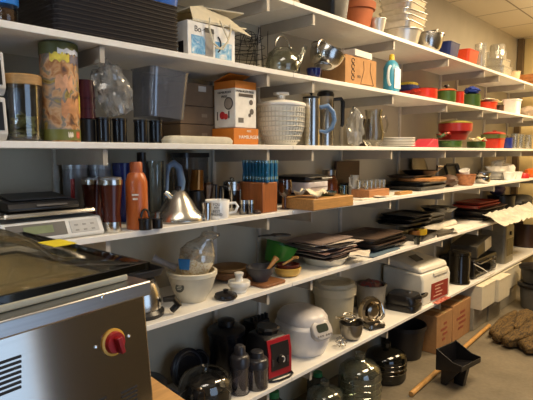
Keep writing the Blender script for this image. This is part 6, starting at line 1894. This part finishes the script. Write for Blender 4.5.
def carboy(px, X_, r, top, lab, m, capm=None):
    p = pos(px, X_, 0.2)
    h = hh(px, top, X_, 0)
    t = T('carboy', lab, 'glass carboy', (p.x, p.y, FZ))
    MB().lathe([(0, 0.004), (r * 0.92, 0), (r, 0.02), (r, h * 0.66), (r * 0.94, h * 0.76), (r * 0.70, h * 0.86), (r * 0.30, h * 0.91), (r * 0.22, h * 0.94), (r * 0.22, h), (r * 0.18, h), (r * 0.18, h * 0.94), (r * 0.26, h * 0.905), (r * 0.66, h * 0.85), (r * 0.90, h * 0.755), (r * 0.96, h * 0.66), (r * 0.96, 0.024), (0, 0.01)], 44).build('carboy_body', m, t)
    rg_ = MB()
    for k in range(3): rg_.tube(arc((0, 0, h * (0.30 + 0.13 * k)), r * 1.0, 0, 351, 39, 'xy'), 0.003, 5, True)
    rg_.build('moulded_rings', m, t)
    MB().lathe([(0, h + 0.001), (r * 0.24, h + 0.001), (r * 0.24, h + 0.02), (0, h + 0.021)], 20).build('stopper', capm or m, t)
    return t


carboy(360, -0.06, 0.122, 356, 'large clear glass carboy under the lowest shelf', CB)
carboy(386, -0.115, 0.130, 345, 'dark grey-green glass carboy behind the clear one', glass('#6d7468', 0.06, 0.02, 0.15, '#22241f'))
carboy(325, -0.12, 0.10, 384, 'smaller clear glass jug at the near side of the carboys', CB)
p = pos(318, -0.25, 0.3)
t = T('green_capped_bottle', 'plastic bottle with a green cap behind the smaller glass jug', 'bottle', (p.x, p.y, FZ))
hG = hh(318, 372, -0.25, 0)
MB().lathe([(0, 0), (0.06, 0), (0.062, 0.01), (0.062, hG * 0.7), (0.025, hG * 0.86), (0.022, hG * 0.87), (0, hG * 0.87)], 28).build('bottle_body', glass('#8f958a', 0.08, 0.05, 0.3, '#55574c'), t)
MB().lathe([(0, hG * 0.871), (0.028, hG * 0.871), (0.026, hG), (0, hG)], 20).build('cap', mat('#1f7a44', 0.4), t)
p = pos(274, -0.20, 0.3)
hG = hh(274, 391, -0.20, 0)
t = T('green_capped_bottle', 'plastic bottle with a green top peeping out under the red blender', 'bottle', (p.x, p.y, FZ))
MB().lathe([(0, 0), (0.06, 0), (0.062, 0.01), (0.062, hG * 0.7), (0.025, hG * 0.86), (0.022, hG * 0.87), (0, hG * 0.87)], 28).build('bottle_body', glass('#8f958a', 0.08, 0.05, 0.3, '#55574c'), t)
MB().lathe([(0, hG * 0.871), (0.028, hG * 0.871), (0.026, hG), (0, hG)], 20).build('cap', mat('#1f7a44', 0.4), t)

# black bin
p = pos(407, -0.20, 0.1)
h = hh(407, 328, -0.14, 0)
t = T('waste_bin', 'black plastic waste bin under the lowest shelf', 'bin', (-0.20, p.y - 0.04, FZ))
MB().lathe([(0, 0), (0.115, 0), (0.118, 0.006), (0.142, h - 0.03), (0.150, h - 0.028), (0.150, h), (0.144, h), (0.136, h - 0.03), (0.112, 0.01), (0, 0.008)], 40).build('bin_body', mat('#17161a', 0.45), t)
# brown cardboard boxes
ya, ym, yb = pos(436, -0.03, 0.05).y, pos(452, -0.03, 0.05).y, pos(470, -0.03, 0.05).y
RP = mat('#8a4630', 0.7)
for i, (a_, b_, top, c_, lab, Xc) in enumerate(((ya, ym, 315, '#9a734a', 'brown cardboard box with faint red print beside the black bin', -0.185), (ym, yb, 302, '#a0764c', 'brown cardboard box with large red print behind the dustpan', -0.185))):
    h = min(hh((440, 460)[i], (316, 303)[i], -0.03, 0), ZF - TH - 0.004 - 0.008)
    t = T('cardboard_box', lab, 'box', (Xc, (a_ + b_) / 2, FZ))
    w_ = b_ - a_ - 0.008
    MB().box((0, 0, h / 2), (0.31, w_, h)).build('carton', mat(c_, 0.8, 0, 0.06), t, bev=0.003)
    pr = MB()
    for k in range(4):
        q = MB().box((0.1556, w_ * (-0.05 + 0.08 * (k % 2)), h * (0.30 + 0.14 * k)), (0.001, w_ * ((0.2, 0.28)[i] + 0.1 * (k % 3)), h * 0.07)); pr.add(q.v, q.f)
    pr.build('red_print', RP, t)
    MB().box((0, 0, h + 0.0004), (0.31, 0.05, 0.0008)).build('packing_tape', mat('#b59a6a', 0.4), t)
# white file boxes, two layers
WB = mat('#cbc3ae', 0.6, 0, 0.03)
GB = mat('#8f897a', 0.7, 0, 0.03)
ly = [pos(475, 0.0, 0.1).y, pos(489, 0.0, 0.1).y, pos(501, 0.0, 0.1).y, pos(511, 0.0, 0.1).y, pos(520, 0.0, 0.1).y]
lo_labs = ['grey-white box on the floor next to the brown cardboard boxes', 'second grey-white floor box from the brown cardboard boxes', 'third grey-white floor box from the brown cardboard boxes', 'farthest grey-white floor box under the white cartons']
up_labs = ['white carton jutting out over the grey-white box nearest the cardboard boxes', 'white carton second along above the grey-white floor boxes', 'white carton third along above the grey-white floor boxes', 'farthest white carton above the grey-white floor boxes']
for i in range(4):
    a_, b_ = ly[i], ly[i + 1]
    t = T('file_box', lo_labs[i], 'box', ((-0.165, -0.153, -0.175, -0.18)[i], (a_ + b_) / 2, FZ))
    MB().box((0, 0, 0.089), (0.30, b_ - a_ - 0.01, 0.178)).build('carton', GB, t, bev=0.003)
    MB().box((0.1505, 0, 0.12), (0.001, 0.08, 0.03)).build('paper_label', mat('#a9a392', 0.6), t)
    zc_ = 0.182
    t = T('white_carton', up_labs[i], 'box', ((-0.115, -0.09, -0.155, -0.16)[i], (a_ + b_) / 2 + 0.0, zc_))
    hh_ = 0.185
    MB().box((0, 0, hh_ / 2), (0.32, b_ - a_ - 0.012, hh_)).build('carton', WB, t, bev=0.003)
    MB().box((0, 0, hh_ + 0.004), (0.325, b_ - a_ - 0.008, 0.007)).build('lid', mat('#d6cdb6', 0.6), t)
# pole lying on the floor with the dustpan in front
a_, b_ = Vector((0.125, 2.68, 0.0165)), Vector((0.055, 4.22, 0.0165))
pole = MB().tube([a_, a_.lerp(b_, 0.5), b_], 0.0155, 14)
solo('broom_pole', 'long pale wooden pole lying on the floor under the dustpan', 'pole', pole, mat('#b98c50', 0.5, 0, 0.1), (0, 0, 0.0))
pa = onplane(438, 352, (0.21, 0, 0), Vector((1, 0, 0)))
t = T('dustpan', 'black plastic upright dustpan standing on the concrete floor', 'dustpan', (0.262, 3.04, FZ), R(-8))
t.scale = (0.84, 0.9, 0.9)
DPM = mat('#131215', 0.4)
# open scoop: floor, two cheeks, back wall with curved top, on two feet
wD = 0.25
dp = MB()
dp.prism([(-0.09, 0.105), (0.10, 0.15), (0.10, 0.158), (-0.09, 0.113)], -wD / 2, wD / 2, 'y')
dp.prism([(-0.098, 0.105), (-0.09, 0.105), (-0.10, 0.25), (-0.108, 0.25)], -wD / 2, wD / 2, 'y')
for s_ in (-1, 1):
    dp.prism([(-0.104, 0.10), (0.10, 0.148), (0.10, 0.19), (0.03, 0.195), (-0.05, 0.23), (-0.108, 0.255)], s_ * wD / 2 - 0.003, s_ * wD / 2 + 0.003, 'y')
dp.prism([(0.094, 0.148), (0.10, 0.148), (0.10, 0.182), (0.094, 0.182)], -wD / 2, wD / 2, 'y')
dp.build('scoop', DPM, t, bev=0.002)
for s_ in (-1, 1):
    MB().prism([(-0.08, 0.0), (-0.04, 0.0), (0.07, 0.14), (-0.08, 0.104)], s_ * 0.085 - 0.012, s_ * 0.085 + 0.012, 'y').build('leg', DPM, t, bev=0.002)
MB().prism([(-0.02, 0.0), (0.05, 0.0), (0.08, 0.145), (-0.03, 0.118)], -0.02, 0.02, 'y').build('centre_rib', DPM, t, bev=0.002)
SK = collage('sacking', ['#20170b', '#3a2b16', '#54401f', '#6a5228', '#2c200f'], 30, 0.9, (3, 0.7, 3))
# folds of the sack: thick rolled edges lying over the bundle
t = T('sack_heap', 'heap of brown folded sacking on the concrete floor', 'sack', (0.34, 4.27, FZ))
def roll(pts, rad, sq, seed):
    """a thick soft fold of cloth along pts, ridged lengthwise, flattened to height share sq"""
    P_ = [Vector(q) for q in pts]
    f_ = []
    for i in range(len(P_) - 1):
        for k in range(10): f_.append(P_[i].lerp(P_[i + 1], k / 10))
    f_.append(P_[-1])
    for _ in range(12):
        f_ = [f_[0]] + [(f_[i - 1] + f_[i] * 2 + f_[i + 1]) / 4 for i in range(1, len(f_) - 1)] + [f_[-1]]
    n = len(f_)
    rr = [rad * (0.35 + 0.65 * math.sin(PI * (0.06 + 0.88 * i / (n - 1)))) for i in range(n)]
    tb_ = MB().tube(f_, rr, 30)
    out = []
    for idx, (x, y, z) in enumerate(tb_.v):
        c = f_[min(idx // 30, n - 1)]
        d = Vector((x, y, z)) - c
        a_ = math.atan2(d.z, d.x)
        k = 1 + 0.13 * math.sin(a_ * 4 + seed + 1.5 * math.sin(y * 5 + seed)) + 0.06 * math.sin(a_ * 9 + y * 9 + seed * 2) + 0.05 * noise.noise(Vector((x * 9, y * 6, z * 9 + seed)))
        q = c + d * k
        out.append((q.x, q.y, max(0.0, c.z + (q.z - c.z) * sq)))
    tb_.v = out
    return tb_
for k, (pts, rad, sq) in enumerate((
        ([(0.10, -0.46, 0.04), (0.23, -0.32, 0.045), (0.29, -0.05, 0.045), (0.26, 0.20, 0.045), (0.14, 0.42, 0.04)], 0.060, 0.85),
        ([(0.06, -0.42, 0.05), (0.17, -0.20, 0.055), (0.19, 0.08, 0.055), (0.08, 0.40, 0.05)], 0.072, 0.9),
        ([(-0.04, -0.44, 0.05), (0.05, -0.22, 0.065), (0.08, 0.08, 0.065), (-0.02, 0.44, 0.05)], 0.075, 0.95),
        ([(-0.12, -0.40, 0.05), (-0.06, -0.15, 0.065), (-0.05, 0.12, 0.065), (-0.12, 0.42, 0.05)], 0.072, 0.95),
        ([(-0.18, -0.30, 0.045), (-0.17, -0.08, 0.05), (-0.17, 0.15, 0.05), (-0.20, 0.34, 0.045)], 0.062, 0.9),
        ([(0.16, -0.22, 0.10), (0.10, 0.0, 0.115), (0.00, 0.26, 0.10)], 0.046, 0.8),
        ([(-0.02, -0.26, 0.11), (-0.04, 0.0, 0.12), (-0.12, 0.24, 0.10)], 0.044, 0.8))):
    roll(pts, rad, sq, k * 1.7).build('fold', SK, t, sharp=180)
# dark stacked tubs at the far floor
p = pos(530, 0.14, 0.2)
t = T('plastic_barrel', 'grey tub with black lid standing past the white cartons', 'tub', (0.19, 5.06, FZ))
MB().lathe([(0, 0), (0.125, 0), (0.145, 0.20), (0, 0.20)], 36).build('tub_body', mat('#55534e', 0.4), t)
MB().lathe([(0, 0.201), (0.160, 0.201), (0.165, 0.225), (0.15, 0.24), (0, 0.245)], 36).build('lid', BLACK, t)
t = T('plastic_barrel', 'black lidded tub stacked on the grey tub', 'tub', (0.19, 5.06, FZ + 0.247))
MB().lathe([(0, 0), (0.12, 0), (0.14, 0.12), (0, 0.12)], 36).build('tub_body', mat('#3a3936', 0.4), t)
MB().lathe([(0, 0.121), (0.155, 0.121), (0.16, 0.145), (0.145, 0.155), (0, 0.158)], 36).build('lid', BLACK, t)
WARM = (1.0, 0.77, 0.49)
LAMPS = [(0.95, 4.9, 58, WARM), (0.95, 2.7, 48, WARM), (0.9, 0.35, 11, (1.0, 0.88, 0.74))]
UPL = [(0.95, 4.9, 14, WARM), (0.95, 2.7, 6, WARM)]
WINP = 14
BACKP = 90
EXPO = 0.38
# ------------------------------------------------------------------ light
def area(name, loc, rot, sx, sy, power, colr):
    l = bpy.data.lights.new(name, 'AREA')
    l.shape = 'RECTANGLE'
    l.size, l.size_y = sx, sy
    l.energy = power
    l.color = colr
    o = bpy.data.objects.new(name, l)
    col.objects.link(o)
    o.location = loc
    o.rotation_euler = rot
    return o


for (x, y, p, c_) in LAMPS:
    area('ceiling_lamp', (x, y, ZC_ - 0.03), (0, 0, 0), 0.6, 1.2, p, c_)
area('window_daylight', (XR + 0.02, (WY0 + WY1) / 2, (WZ0 + WZ1) / 2), (0, R(90), 0), WZ1 - WZ0 - 0.1, WY1 - WY0 - 0.1, WINP, (0.50, 0.70, 1.0))
for (x, y, p, c_) in UPL:
    area('ceiling_lamp_uplight', (x, y, 2.36), (R(180), 0, 0), 0.3, 1.2, p, c_)
area('added_window_light', ((BX0 + BX1) / 2, YB - 0.02, (BZ0 + BZ1) / 2), (R(90), 0, R(180)), BX1 - BX0 - 0.1, BZ1 - BZ0 - 0.1, BACKP, (0.50, 0.70, 1.0))  # added blue light from the unseen back window, fading along the shelves
w = bpy.data.worlds.new('world')
scene.world = w
w.use_nodes = True
w.node_tree.nodes['Background'].inputs['Color'].default_value = (1.0, 0.8, 0.6, 1)
w.node_tree.nodes['Background'].inputs['Strength'].default_value = 0.015
vs = scene.view_settings
vs.view_transform = 'Standard'
vs.look = 'None'
vs.gamma = 1
vs.exposure = EXPO
vs.use_curve_mapping = False
scene.cycles.use_denoising = True
scene.cycles.max_bounces = 10
scene.cycles.transparent_max_bounces = 24
